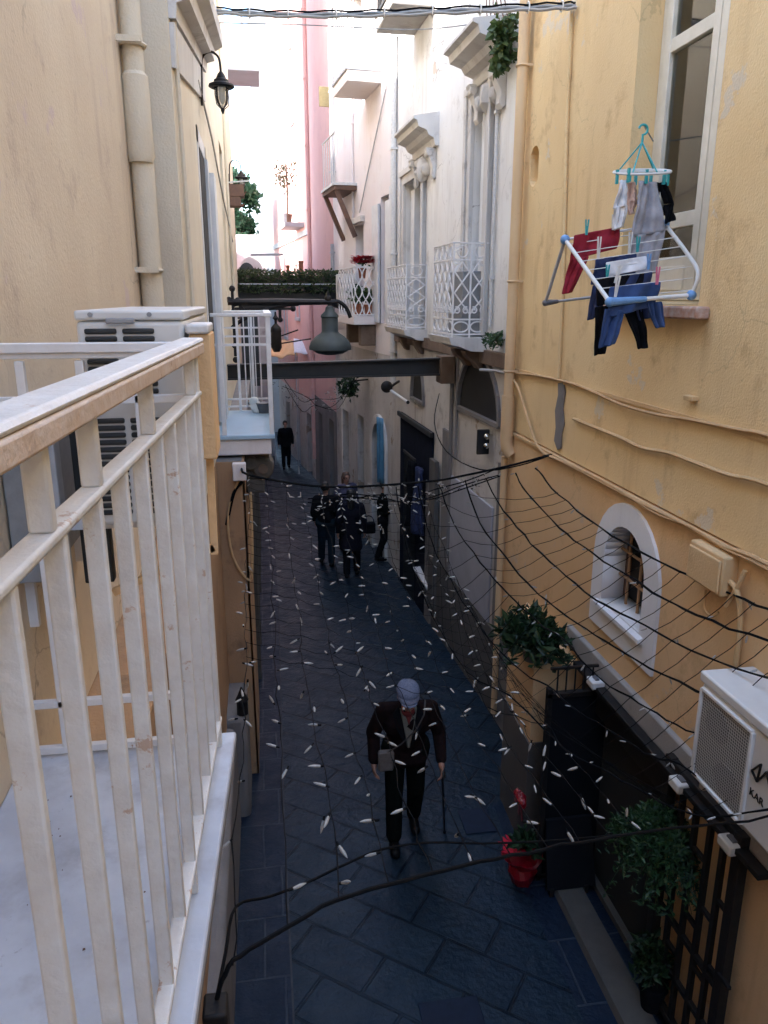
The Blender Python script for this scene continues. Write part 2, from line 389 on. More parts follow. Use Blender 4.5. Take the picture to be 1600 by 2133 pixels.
def plate(W, outer, holes, o_front, thick):
    """wall slab with openings: filled 2D curve -> mesh, laid on the facade line"""
    cu = bpy.data.curves.new('plate', 'CURVE'); cu.dimensions = '2D'; cu.fill_mode = 'BOTH'; cu.extrude = .5
    for poly in [outer]+holes:
        sp = cu.splines.new('POLY'); sp.points.add(len(poly)-1); sp.use_cyclic_u = True
        for q, (t, z) in zip(sp.points, poly): q.co = (t, z, 0, 1)
    ob = bpy.data.objects.new('plate', cu); COL.objects.link(ob)
    dg = bpy.context.evaluated_depsgraph_get(); me = bpy.data.meshes.new_from_object(ob.evaluated_get(dg))
    mb = MB(); mb.v = [W.p(x.co.x, o_front-thick/2+x.co.z*thick, x.co.y) for x in me.vertices]
    mb.f = [tuple(p.vertices) for p in me.polygons]
    bpy.data.objects.remove(ob); bpy.data.meshes.remove(me); bpy.data.curves.remove(cu)
    return mb
def rect(t0, t1, z0, z1): return [(t0, z0), (t1, z0), (t1, z1), (t0, z1)]
def arch(t0, t1, z0, z1, n=14):             # z1 = crown
    c = (t0+t1)/2; r = abs(t1-t0)/2; zs = z1-r
    return [(t0, z0), (t1, z0)]+[(c+r*math.cos(math.pi*i/n), zs+r*math.sin(math.pi*i/n)) for i in range(n+1)]
def fuse(mb, name, off, voxel, smooth=4):
    """one continuous skin from overlapping limbs"""
    me = mb.mesh('tmp', off, 0); o = bpy.data.objects.new('tmp', me); COL.objects.link(o)
    md = o.modifiers.new('r', 'REMESH'); md.mode = 'VOXEL'; md.voxel_size = voxel; md.use_smooth_shade = True
    sm = o.modifiers.new('s', 'SMOOTH'); sm.iterations = smooth; sm.factor = .5
    dg = bpy.context.evaluated_depsgraph_get(); r = bpy.data.meshes.new_from_object(o.evaluated_get(dg)); r.name = name
    bpy.data.objects.remove(o); bpy.data.meshes.remove(me); return r
def leaves(mb, pts, size, jit=.55, up=.3, long=2.0, fold=.25):
    for p in pts:
        s = size*random.uniform(1-jit, 1+jit)
        d = V((random.gauss(0, 1), random.gauss(0, 1), random.gauss(up, .8))).normalized()
        x = d.orthogonal().normalized(); x.rotate(Matrix.Rotation(random.uniform(0, 6.28), 3, d)); y = d.cross(x)
        p = V(p); a = p; b = p+d*s*long*.5+x*s*.5+y*s*fold; c = p+d*s*long; e = p+d*s*long*.5-x*s*.5+y*s*fold
        mb.add([a, b, c, e], [(0, 1, 2), (0, 2, 3)])
    return mb
def yget(s, y):
    for a, b in zip(s, s[1:]):
        if (a.y-y)*(b.y-y) <= 0 and abs(a.y-b.y) > 1e-6: return a.lerp(b, (y-a.y)/(b.y-a.y))
    return None
def catenary(p, q, sag, n=14, wob=0.):
    p = V(p); q = V(q); out = []
    for i in range(n+1):
        t = i/n; r = p.lerp(q, t); r.z -= sag*4*t*(1-t)
        if wob and 0 < i < n: r += V((random.uniform(-wob, wob), random.uniform(-wob, wob), random.uniform(-wob, wob)))
        out.append(r)
    return out
def smoothline(pts, k=4):                   # Catmull-Rom
    pts = [V(p) for p in pts]; out = []
    for i in range(len(pts)-1):
        a = pts[max(i-1, 0)]; b = pts[i]; c = pts[i+1]; d = pts[min(i+2, len(pts)-1)]
        for j in range(k):
            t = j/k
            out.append(.5*((2*b)+(c-a)*t+(2*a-5*b+4*c-d)*t*t+(3*b-a-3*c+d)*t**3))
    return out+[pts[-1]]
# ------------------------------------------------------------------ setting
def gz(y): return 0 if y < 6 else -.04*(y-6) if y < 60 else -2.16
g = MB()
ys = [-60, -20, 0, 6, 12, 20, 30, 45, 60, 300, 900]
for a, b in zip(ys, ys[1:]): g.add([(-400, a, gz(a)), (400, a, gz(a)), (400, b, gz(b)), (-400, b, gz(b))], [(0, 1, 2, 3)])
struct('street', g, 'street_stone', 'dark basalt paving of the alley')
def strip(name, edge, mat, label, dz=.004):
    m = MB()
    for (x0, x1, a), (X0, X1, b) in zip(edge, edge[1:]): m.add([(x0, a, gz(a)+dz), (x1, a, gz(a)+dz), (X1, b, gz(b)+dz), (X0, b, gz(b)+dz)], [(0, 1, 2, 3)])
    return struct(name, m, mat, label)
strip('paved_gutter', [(-.60, .02, -6), (-.60, .02, 6), (-.45, .10, 12), (-.40, .14, 20), (-.6, .1, 30)], 'edge_stone', 'row of narrow stone slabs along the left wall')
strip('gutter_joint', [(.02, .034, -6), (.02, .034, 6), (.10, .114, 12)], 'pipe_grey_dull', 'pale mortar joint beside the gutter slabs', .007)
strip('paved_edge', [(1.92, 2.6, -6), (1.92, 2.6, 4.9), (1.98, 2.6, 6.0)], 'edge_stone', 'stone slabs along the gate side')
k = MB()
k.hexa([(2.13, -5, 0), (2.36, -5, 0), (2.36, 5.1, 0), (2.13, 5.1, 0), (2.15, -5, .055), (2.36, -5, .055), (2.36, 5.1, .055), (2.15, 5.1, .055)])
struct('kerb', k, 'kerb_stone', 'pale worn kerb below the gate')
m = MB(); m.bx(.86, 1.27, 3.55, 4.02, .003, .012)
single('utility_cover', m, 'mat_blue', 'bluish square utility cover in the paving at the lower edge', 'utility cover', (1.06, 3.8, 0), bevel=.004)
m = MB(); m.bx(1.62, 1.90, 5.62, 5.95, .003, .012)
single('utility_cover', m, 'mat_blue', 'small square drain cover right of the walking stick', 'utility cover', (1.75, 5.8, 0), bevel=.004)

# ------------------------------------------------------------------ right: yellow house
WR = Wall((2.5, 0), (2.5, 1))
Hs = lambda u, v: WR.hit(u, v)
yh = thing('yellow_house', 'yellow plastered house on the right with a laundry window and small arched window', 'house', (2.5, 3, 0))
WY0, WY1, WZ0, WZ1 = 4.25, 5.30, 4.555, 6.95
S1 = 7.62
part('upper_wall', plate(WR, rect(-13, S1, 3.30, 8.2), [rect(WY0, WY1, WZ0, WZ1),
     [(7.21+.11*math.cos(R(a)), 5.66+math.sin(R(a))*.09) for a in range(180, 361, 20)]+[(7.21+.11*math.cos(R(a)), 5.82+math.sin(R(a))*.09) for a in range(0, 181, 20)]], 0, .42),
     'yellow_plaster', yh, smooth=0)
AY0, AY1, AZ0, AZ1 = 4.50, 5.12, 2.40, 3.05
DY0, DY1, DZ1 = 3.98, 5.30, 1.76
part('lower_wall', plate(WR, rect(-13, S1, -.3, 3.285), [arch(AY0, AY1, AZ0, AZ1), rect(DY0, DY1, -.2, DZ1)], .012, .45), 'orange_plaster', yh, smooth=0)
mb = MB(); WR.box(mb, -13, S1, .012, .03, 3.262, 3.286); WR.box(mb, -13, S1, .002, .014, 3.90, 3.925)
part('string_course', mb, 'ochre_band', yh)
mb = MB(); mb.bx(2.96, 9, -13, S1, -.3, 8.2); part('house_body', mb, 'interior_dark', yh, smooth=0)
mb = MB(); WR.box(mb, 7.06, 7.36, -.10, -.09, 5.5, 5.95); part('niche_back', mb, 'ochre_band', yh)
# grey dado at the far lower end
mb = MB(); WR.box(mb, 5.35, S1, .013, .03, -.1, 1.05); part('dado', mb, 'grey_render', yh, smooth=0)
# tall window
wf = MB()
fx = -.16
def wb(mb, a, b, z0, z1, o0, o1): WR.box(mb, a, b, o0, o1, z0, z1)
wb(wf, WY0, WY0+.075, WZ0, WZ1, fx-.07, fx); wb(wf, WY1-.075, WY1, WZ0, WZ1, fx-.07, fx); wb(wf, WY0+.075, WY1-.075, WZ1-.08, WZ1, fx-.07, fx)
wb(wf, WY0+.075, WY1-.075, WZ0, WZ0+.028, fx-.07, fx)
wo = part('window', wf, 'window_paint', yh, bevel=.006)
sh = MB()
yc = 4.58
for a, b in ((WY0+.075, yc-.004), (yc+.004, WY1-.075)):
    wb(sh, a, a+.075, WZ0+.03, WZ1-.08, fx-.05, fx+.012); wb(sh, b-.075, b, WZ0+.03, WZ1-.08, fx-.05, fx+.012)
    for z0, z1 in ((WZ0+.03, WZ0+.30), (5.03, 5.12), (6.10, 6.18), (WZ1-.16, WZ1-.08)): wb(sh, a+.075, b-.075, z0, z1, fx-.045, fx+.008)
    wb(sh, a+.13, b-.13, WZ0+.09, WZ0+.24, fx+.008, fx+.016)
part('casement', sh, 'window_paint', wo, bevel=.006)
gl = MB()
for a, b in ((WY0+.15, yc-.08), (yc+.08, WY1-.15)):
    for z0, z1 in ((WZ0+.30, 5.03), (5.12, 6.10), (6.18, WZ1-.16)): wb(gl, a-.004, b+.004, z0-.004, z1+.004, fx-.022, fx-.018)
part('window_pane', gl, 'glass', wo)
cu = MB(); cu.grid(lambda a, b: WR.p(WY0+.1+a*.86, fx-.13+-.01+.034*math.sin(a*40)+.014*math.sin(a*17+b), 4.86+b*2.0), 90, 2)
part('curtain', cu, 'curtain', wo, solid=.003)
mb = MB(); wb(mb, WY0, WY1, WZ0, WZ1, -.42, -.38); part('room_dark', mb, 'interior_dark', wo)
mb = MB(); wb(mb, WY0-.13, WY1+.06, WZ0-.075, WZ0-.003, .0, .085); part('window_sill', mb, 'brick_sill', yh, bevel=.012)
# arched window with white surround
mb = plate(WR, arch(4.30, 5.30, 2.17, 3.22), [arch(AY0, AY1, AZ0, AZ1)], .035, .05)
aw = part('arched_window', mb, 'surround_white', yh, smooth=0)
mb = MB(); n = 16; ap = arch(AY0, AY1, AZ0, AZ1, n)
for (a, z), (b, w) in zip(ap, ap[1:]+ap[:1]): mb.add([WR.p(a, .03, z), WR.p(b, .03, w), WR.p(b, -.20, w), WR.p(a, -.20, z)], [(0, 1, 2, 3)])
part('window_reveal', mb, 'surround_white', aw, solid=.01)
mb = MB(); mb.hexa([WR.p(AY0-.06, .036, AZ0-.06), WR.p(AY1+.06, .036, AZ0-.06), WR.p(AY1+.06, .07, AZ0-.06), WR.p(AY0-.06, .07, AZ0-.06), WR.p(AY0-.06, -.02, AZ0+.005), WR.p(AY1+.06, -.02, AZ0+.005), WR.p(AY1+.06, .07, AZ0-.03), WR.p(AY0-.06, .07, AZ0-.03)]); part('sill', mb, 'surround_white', aw, smooth=0)
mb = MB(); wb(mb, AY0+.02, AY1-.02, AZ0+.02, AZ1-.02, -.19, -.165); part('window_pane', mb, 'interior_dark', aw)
mb = MB()
for y in (4.62, 4.80, 4.98): mb.tube([WR.p(y, -.10, AZ0), WR.p(y, -.10, AZ1-.02)], .011, 6)
mb.tube([WR.p(AY0, -.10, 2.60), WR.p(AY1, -.10, 2.60)], .011, 6); mb.tube([WR.p(AY0, -.10, 2.80), WR.p(AY1, -.10, 2.80)], .011, 6)
part('window_bars', mb, 'brown_plaster', aw)
for a_, b_, t_ in ((4.66, 4.72, .12), (AY0, AY0+.05, .2), (AY1-.06, AY1, .2)): mb = MB(); wb(mb, a_, b_, AZ0+.02, AZ1-t_, -.16, -.14); part('window_frame', mb, 'wood_brown', aw)
# lintel slab over the gate, doorway
mb = MB(); WR.box(mb, 2.2, 5.66, .012, .06, 1.78, 1.955)
part('lintel', mb, 'concrete', yh, bevel=.012)
mb = MB(); mb.bx(2.47, 2.52, DY0, DY1, -.05, .06); part('threshold', mb, 'kerb_stone', yh)
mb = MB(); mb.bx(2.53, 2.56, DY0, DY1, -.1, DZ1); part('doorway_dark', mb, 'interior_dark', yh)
# splayed entrance pier beyond the gate
mb = MB(); f = [(2.485, 6.75), (2.09, 6.1), (2.06, 5.36), (2.485, 5.36)]
mb.prism([(x, y, 1.05) for x, y in f], (0, 0, .66)); ep = part('entrance_pier', mb, 'orange_plaster', yh, smooth=0)
mb = MB(); f2 = [(2.485, 6.80), (2.075, 6.1), (2.045, 5.345), (2.485, 5.345)]
mb.prism([(x, y, -.1) for x, y in f2], (0, 0, 1.15)); part('pier_base', mb, 'dark_render', ep, smooth=0)
# drainpipe
dp = thing('drainpipe', 'orange painted drainpipe at the far corner of the yellow house', 'drainpipe', (2.42, 7.42, 0))
mb = MB(); mb.tube([(2.42, 7.42, 8.1), (2.42, 7.42, 3.62)], .052, 12); part('pipe', mb, 'pipe_paint', dp)
mb = MB(); mb.tube([(2.42, 7.42, 3.66), (2.42, 7.42, 3.20), (2.43, 7.42, 3.12), (2.47, 7.40, 3.06)], .066, 12); part('outlet', mb, 'pipe_paint', dp)
for z in (6.6, 4.75, 3.9):
    mb = MB(); mb.tube([(2.42+.057*math.cos(a/10*6.283), 7.42+.057*math.sin(a/10*6.283), z) for a in range(10)], .010, 5, closed=True); mb.bar((2.44, 7.37, z), (2.5, 7.37, z), .02, .02)
    part('bracket', mb, 'pipe_paint', dp)
dp2 = thing('downpipe', 'lower rusty downpipe running down to the paving at the yellow corner', 'drainpipe', (2.44, 7.52, 0))
mb = MB(); mb.tube([(2.44, 7.52, 3.02), (2.44, 7.52, .05)], .035, 10); part('pipe', mb, 'pipe_paint', dp2)
# wall cables
def cable(name, pts, r, mat, label, k=4, o=None):
    m = MB(); m.tube(smoothline(pts, k), r, 6); return single(name, m, mat, label, 'cable', pts[0], 'cables fixed along the walls' if name == 'wall_cable' else None)
cable('wall_cable', [WR.p(*(lambda s, z: (s, .025, z))(*Hs(u, v))) for u, v in ((1040, 775), (1110, 780), (1185, 795), (1240, 815), (1300, 842), (1370, 862), (1440, 873), (1500, 885), (1560, 897), (1640, 915))]+[WR.p(1.4, .025, Hs(1640, 915)[1]-.03), WR.p(-3, .025, Hs(1640, 915)[1]+.02)], .011, 'cable_painted', 'upper painted cable sagging along the yellow wall')
cable('wall_cable', [WR.p(*(lambda s, z: (s, .022, z))(*Hs(u, v))) for u, v in ((1200, 872), (1245, 890), (1300, 912), (1345, 933), (1400, 943), (1460, 965), (1530, 990), (1640, 1020))]+[WR.p(1.4, .022, Hs(1640, 1020)[1]-.03), WR.p(-3, .022, Hs(1640, 1020)[1]+.02)], .013, 'ochre_band', 'middle twisted cable looping across the yellow plaster')
cable('wall_cable', [WR.p(*(lambda s, z: (s, .045, z))(*Hs(u, v))) for u, v in ((1145, 945), (1200, 970), (1270, 1006), (1345, 1045), (1440, 1090), (1520, 1135), (1640, 1185))]+[WR.p(1.4, .045, Hs(1640, 1185)[1]-.03), WR.p(-3, .045, Hs(1640, 1185)[1]+.02)], .013, 'cable_painted', 'lowest pale cable running just under the wall ledge')
cable('wall_cable', [WR.p(*(lambda s, z: (s, .05, z))(*Hs(u, v))) for u, v in ((1150, 948), (1215, 974), (1300, 1018), (1380, 1068), (1460, 1098), (1530, 1143), (1640, 1196))]+[WR.p(1.4, .05, Hs(1640, 1196)[1]-.03), WR.p(-3, .05, Hs(1640, 1196)[1]+.02)], .008, 'cable_painted', 'thin pale cable twined below the lowest cable')
cable('wall_cable', [WR.p(*(lambda s, z: (s, .045, z))(*Hs(u, v))) for u, v in ((1062, 782), (1085, 800), (1105, 860), (1125, 920), (1145, 946))], .012, 'cable_painted', 'slanting pale cable beside the orange drainpipe')
cable('wall_cable', [WR.p(*(lambda s, z: (s, .02, z))(*Hs(u, v))) for u, v in ((1196, 20), (1192, 120), (1186, 240), (1182, 400), (1178, 560), (1172, 700), (1168, 790))], .016, 'yellow_plaster', 'painted over cable running down the yellow wall from the overhead bundle')
mb = MB(); WR.prism(mb, [(6.14, 3.36), (6.22, 3.33), (6.31, 3.40), (6.29, 3.52), (6.33, 3.66), (6.28, 3.80), (6.30, 3.90), (6.18, 3.92), (6.13, 3.84), (6.16, 3.70), (6.11, 3.58), (6.15, 3.48)], .0, .016)
single('cement_patch', mb, 'grey_render', 'rough grey cement patch on the yellow wall below the cables', 'patch', WR.p(6.2, 0, 3.6), bevel=.012)
# utility box
ub = thing('meter_box', 'orange painted meter box under the cables of the yellow wall', 'meter box', WR.p(3.73, 0, 3.0))
mb = MB(); WR.box(mb, 3.56, 3.90, 0, .10, 3.03, 3.26); part('box', mb, 'ochre_band', ub, bevel=.012)
mb = MB(); WR.box(mb, 3.575, 3.885, .10, .115, 3.045, 3.235); lid = part('lid', mb, 'ochre_band', ub, bevel=.008)
mb = MB(); mb.tube(smoothline([WR.p(3.56, .05, 3.12), WR.p(3.50, .05, 3.10), WR.p(3.46, .04, 3.0), WR.p(3.45, .03, 2.85), WR.p(3.45, .03, 2.68)]), .016, 8); part('conduit', mb, 'ochre_band', ub)
mb = MB(); mb.tube(smoothline([WR.p(3.46, .04, 3.22), WR.p(3.50, .05, 3.1), WR.p(3.56, .06, 2.98)]), .013, 8); part('conduit', mb, 'ochre_band', ub)
mb = MB(); mb.tube(smoothline([WR.p(3.80, .03, 2.98), WR.p(3.76, .05, 2.88), WR.p(3.70, .04, 2.86), WR.p(3.66, .03, 2.9)]), .008, 8); part('wire', mb, 'cable_painted', ub)
# wall stub
mb = MB(); q = Hs(1450, 828); WR.box(mb, q[0]-.03, q[0]+.06, 0, .05, q[1]-.02, q[1]+.01); single('wall_bracket', mb, 'ochre_band', 'small plaster covered bracket jutting from the yellow wall under the laundry', 'bracket', WR.p(q[0], 0, q[1]), bevel=.006)

# ------------------------------------------------------------------ right AC
ax, ay0, ay1, az0, az1 = 2.2, 2.62, 3.32, 2.13, 2.735
ac = thing('air_conditioner', 'white air conditioner with perforated panel on the orange wall', 'air conditioner', (2.35, 3.0, 2.1))
mb = MB(); mb.bx(ax, 2.49, ay0, ay1, az0, az1-.06); part('casing', mb, 'ac_white', ac, bevel=.02)
mb = MB(); mb.bx(ax-.012, 2.495, ay0-.012, ay1+.012, az1-.058, az1); part('top_cover', mb, 'ac_white', ac, bevel=.012)
mb = MB(); mb.bx(ax-.008, ax+.01, 2.885, 3.285, az0+.035, az1-.105); part('grille', mb, 'ac_mesh', ac, bevel=.003)
for z_, y_ in ((2.52, 3.14), (2.28, 3.02)):
    mb = MB(); mb.prism([(ax-.0085, y_+.10*math.cos(a*.2618), z_+.085*math.sin(a*.2618)) for a in range(24)], (-.0015, 0, 0)); part('fan_opening', mb, 'ac_mesh_dark', ac)
mb = MB()
p4 = [(3.30, az0+.02), (2.87, az0+.02), (2.87, az1-.09), (3.30, az1-.09)]
for (a, z), (b, w) in zip(p4, p4[1:]+p4[:1]): mb.bar((ax-.006, a, z), (ax-.006, b, w), .022, .022, up=(1, 0, 0))
part('grille_frame', mb, 'white_plastic', ac, bevel=.005)
mb = MB(); mb.bar((2.2, 3.22, az0-.02), (2.5, 3.22, az0-.02), .035, .03); mb.bar((2.49, 3.22, az0-.02), (2.49, 3.22, az0-.3), .03, .02); part('bracket', mb, 'concrete', ac)
def textmesh(s, size, name):
    cu = bpy.data.curves.new('t', 'FONT'); cu.body = s; cu.size = size; cu.extrude = .0015; cu.fill_mode = 'BOTH'
    ob = bpy.data.objects.new('t', cu); COL.objects.link(ob); dg = bpy.context.evaluated_depsgraph_get()
    me = bpy.data.meshes.new_from_object(ob.evaluated_get(dg)); bpy.data.objects.remove(ob); me.name = name; return me
def lettering(s, size, origin, xd, zd, parent, mat, name='lettering'):
    me = textmesh(s, size, name); xd = V(xd); zd = V(zd); n = xd.cross(zd); M = Matrix((xd, zd, n)).transposed().to_4x4(); M.translation = V(origin)-ROOT[parent]
    me.transform(M); return part(name, None, mat, parent, me=me)
lettering('KAR', .055, (ax-.003, 2.845, 2.335), (0, -1, 0), (0, 0, 1), ac, 'black_iron')
mb = MB()
for p, q in (((2.845, 2.46), (2.79, 2.53)), ((2.79, 2.53), (2.80, 2.43)), ((2.845, 2.46), (2.80, 2.43)), ((2.80, 2.43), (2.745, 2.52)), ((2.745, 2.52), (2.70, 2.44))): mb.bar((ax-.004, p[0], p[1]), (ax-.004, q[0], q[1]), .006, .012, up=(1, 0, 0))
part('emblem', mb, 'black_iron', ac)

# ------------------------------------------------------------------ gate
gd = thing('iron_door', 'dark sheet iron door leaf standing open below the round plant', 'door', (2.3, 5.0, 0))
mb = MB(); mb.bx(2.07, 2.54, 5.0, 5.022, .03, 1.66); part('leaf', mb, 'dark_sheet', gd, bevel=.004)
mb = MB()
for x in (2.06, 2.55): mb.bx(x-.02, x+.02, 4.985, 5.035, .0, 1.74)
mb.bx(2.04, 2.49, 4.985, 5.035, 1.66, 1.70); mb.bx(2.04, 2.49, 4.985, 5.035, .02, .06); part('frame', mb, 'black_iron', gd, bevel=.004)
mb = MB()
for x in (2.12, 2.19, 2.26, 2.33, 2.40): mb.tube([(x, 5.01, 1.70), (x, 5.01, 1.90)], .007, 6)
mb.bar((2.06, 5.01, 1.90), (2.47, 5.01, 1.90), .02, .02); part('top_rail', mb, 'black_iron', gd)
mb = MB(); mb.bx(2.08, 2.40, 4.92, 4.95, .10, .52)
bd = thing('standing_board', 'black standing board leaning low beside the iron door', 'board', (2.25, 4.8, 0))
mb = MB(); mb.hexa([(2.06, 4.80, .06), (2.47, 4.80, .06), (2.47, 4.83, .06), (2.06, 4.83, .06), (2.07, 4.93, .62), (2.44, 4.93, .62), (2.44, 4.96, .62), (2.07, 4.96, .62)]); part('panel', mb, 'dark_sheet', bd, bevel=.004)
for x in (2.10, 2.39): mb = MB(); mb.bar((x, 4.81, 0), (x, 4.81, .08), .03, .03); part('foot', mb, 'black_iron', bd)
gr = thing('iron_grille', 'black wrought iron grille gate folded against the orange wall', 'gate', (2.42, 3.5, 0))
gx = 2.42
mb = MB()
for y in (3.86, 3.13): mb.bx(gx-.03, gx+.03, y-.035, y+.035, .06, 1.86)
mb.bar((gx, 3.86, 1.83), (gx, 3.13, 1.83), .05, .05); mb.bar((gx, 3.86, .12), (gx, 3.13, .12), .05, .05); part('frame', mb, 'black_iron', gr, bevel=.005)
for y in (3.70, 3.55, 3.40, 3.27): mb = MB(); mb.bx(gx-.014, gx+.014, y-.017, y+.017, .14, 1.81); part('bar', mb, 'black_iron', gr)
for a, b, z in ((3.86, 3.70, 1.45), (3.70, 3.55, 1.28), (3.55, 3.40, 1.45), (3.40, 3.27, 1.15), (3.27, 3.13, 1.32), (3.86, 3.70, .95), (3.55, 3.40, .98), (3.40, 3.27, .72), (3.70, 3.55, .62), (3.27, 3.13, .86)):
    mb = MB(); mb.bx(gx-.012, gx+.012, b, a, z-.013, z+.013); part('cross_bar', mb, 'black_iron', gr)
mb = MB(); mb.bar((gx, 3.86, .80), (gx, 3.13, .80), .03, .035); mb.bar((gx, 3.86, .45), (gx, 3.13, .45), .03, .035); part('mid_rail', mb, 'black_iron', gr)
mb = MB(); mb.bar((gx-.03, 3.12, .95), (gx-.03, 3.02, .95), .02, .02); part('latch', mb, 'black_iron', gr)
# canopy bar over the doorway carrying the lights
mb = MB(); mb.bx(2.36, 2.43, 2.9, 5.3, 1.765, 1.80); mb.bx(2.44, 2.487, 3.9, 5.28, 1.50, 1.76)
single('gate_rail', mb, 'black_iron', 'black iron head rail above the doorway of the orange wall', 'rail', (2.4, 4.2, 1.7), bevel=.004)
for i, (u, v, lab) in enumerate(((1272, 1418, 'white flood lamp nearest the round plant on the lintel'), (1457, 1628, 'white flood lamp on the lintel below the air conditioner'), (1567, 1752, 'white flood lamp above the tall black gate post'))):
    q = Hs(u, v); fl = thing('flood_lamp', lab, 'lamp', WR.p(q[0], .12, q[1]-.05), 'small white flood lamps over the gate')
    mb = MB(); WR.box(mb, q[0]-.06, q[0]+.06, .07, .17, q[1]-.035, q[1]+.025); part('housing', mb, 'white_plastic', fl, bevel=.01)
    mb = MB(); WR.box(mb, q[0]-.045, q[0]+.045, .08, .16, q[1]-.045, q[1]-.034); part('lens', mb, 'lamp_glass', fl)
    mb = MB(); mb.bar(WR.p(q[0], .012, q[1]), WR.p(q[0], .08, q[1]), .02, .02); mb.bar(WR.p(q[0]-.03, .12, q[1]+.03), WR.p(q[0]+.03, .12, q[1]+.03), .03, .012); part('bracket', mb, 'grey_plastic', fl)
# plants on the gate
def blob(c, rx, ry, rz, n, hollow=.35):
    out = []
    while len(out) < n:
        d = V((random.gauss(0, 1), random.gauss(0, 1), random.gauss(0, 1))).normalized()
        r = random.uniform(hollow, 1)**.6; r *= .75+.5*noise.noise(d*2.2+V(c))
        out.append(V(c)+V((d.x*rx*r, d.y*ry*r, d.z*rz*r)))
    return out
def pot(c, r, h): return MB().lathe([(r*.72, 0), (r*.98, h*.85), (r*1.08, h*.85), (r*1.08, h), (r*.92, h), (r*.9, h*.9)], c, 16)
pl = thing('round_plant', 'dark green fern in a pot on top of the entrance pier', 'plant', (2.12, 5.55, 1.71))
part('pot', pot((2.12, 5.55, 1.71), .11, .18), 'grey_plastic', pl)
mb = MB(); leaves(mb, blob((2.06, 5.52, 1.98), .30, .28, .21, 760, .2), .038, up=.2, long=2.6)
for i in range(46):
    a = random.uniform(0, 6.28); e = random.uniform(.1, 1.1); l = random.uniform(.24, .39); b = V((2.1, 5.52, 1.9))
    d = V((math.cos(a)*math.cos(e), math.sin(a)*math.cos(e), math.sin(e)))
    pts = [b+d*l*t+V((0, 0, -.22*t*t*l/.4)) for t in (0, .3, .6, .85, 1)]; mb.tube(pts, .003, 3)
    for p0, p1 in zip(pts[1:], pts[2:]): leaves(mb, [p0.lerp(p1, random.random()) for _ in range(7)], .03, long=2.4)
part('foliage', mb, 'leaf_fern', pl, smooth=0)
pl2 = thing('hanging_plant', 'feathery green fern hanging on the iron grille gate', 'plant', (2.28, 3.84, 1.5))
part('pot', pot((2.32, 3.76, 1.30), .08, .13), 'grey_plastic', pl2)
mb = MB()
for i in range(210):
    a = random.uniform(0, 6.28); e = random.uniform(-.5, 1.35); l = random.uniform(.2, .40); b = V((2.32, 3.76, 1.44))
    d = V((math.cos(a)*math.cos(e)*.9, math.sin(a)*math.cos(e)*1.0, math.sin(e)*.8))
    pts = [b+d*l*t+V((0, 0, -.30*t*t*l/.4)) for t in (0, .3, .6, .85, 1)]; mb.tube(pts, .002, 3)
    for p0, p1 in zip(pts, pts[1:]): leaves(mb, [p0.lerp(p1, random.random())+V((random.uniform(-.02, .02),)*3) for _ in range(8)], .016, long=2.8)
part('foliage', mb, 'leaf_bright', pl2, smooth=0)
mb = MB(); mb.bar((2.28, 3.84, 1.38), (2.40, 3.84, 1.38), .02, .02); part('hook', mb, 'black_iron', pl2)
# dark shrub by the gate foot
sh_ = thing('potted_shrub', 'dark bushy shrub in a black pot at the foot of the grille gate', 'plant', (2.38, 3.72, .055))
part('pot', pot((2.38, 3.72, .056), .09, .2), 'black_cloth', sh_)
mb = MB(); leaves(mb, blob((2.36, 3.74, .42), .14, .16, .2, 600, .1), .03, long=2.2); part('foliage', mb, 'leaf_fern', sh_, smooth=0)
mb = MB(); mb.tube([(2.38, 3.72, .24), (2.38, 3.72, .5)], .015, 6); part('stem', mb, 'wood_brown', sh_)
# poinsettias
def flower(mb, c, n, r, size):
    for i in range(n):
        c2 = V(c)+V((random.uniform(-r, r), random.uniform(-r, r), random.uniform(-r*.4, r*.4)))
        for j in range(6):
            a = j*1.047+i; d = V((math.cos(a), math.sin(a), random.uniform(-.1, .4))).normalized(); x = V((-d.y, d.x, 0))
            mb.add([c2, c2+d*size*.5+x*size*.22, c2+d*size, c2+d*size*.5-x*size*.22], [(0, 1, 2), (0, 2, 3)])
    return mb
po = thing('poinsettia', 'red poinsettia in shiny red foil standing on the paving by the pier', 'plant', (1.93, 5.02, 0))
mb = MB(); mb.lathe([(.085, 0), (.12, .10), (.10, .16), (.17, .25), (.12, .22)], (1.93, 5.02, .0), 18)
for i, v in enumerate(mb.v): v += V((random.uniform(-.012, .012), random.uniform(-.012, .012), random.uniform(-.01, .01)))
part('foil_wrap', mb, 'foil_red', po, smooth=15)
mb = MB(); leaves(mb, blob((1.93, 5.02, .36), .14, .14, .10, 160, .1), .045, long=2); part('foliage', mb, 'leaf_fern', po, smooth=0)
part('flowers', flower(MB(), (1.90, 5.0, .33), 7, .09, .085), 'petal_red', po, smooth=0)
po2 = thing('christmas_bow', 'red christmas bow fixed high on the grey base of the pier', 'decoration', (1.99, 5.3, .55))
mb = MB(); mb.ball((1.985, 5.30, .56), .05, .06, .05, 12, 8)
mb.ball((1.98, 5.235, .57), .035, .05, .04, 10, 6); mb.ball((1.98, 5.36, .57), .035, .05, .04, 10, 6)
for i, v in enumerate(mb.v): v += V((random.uniform(-.006, .006),)*3)
part('loops', mb, 'foil_red', po2, smooth=20)
mb = MB()
for y0, y1 in ((5.30, 5.25), (5.30, 5.35)): mb.bar((1.985, y0, .54), (1.99, y1, .38), .035, .004, up=(1, 0, 0))
part('ribbon', mb, 'foil_red', po2)
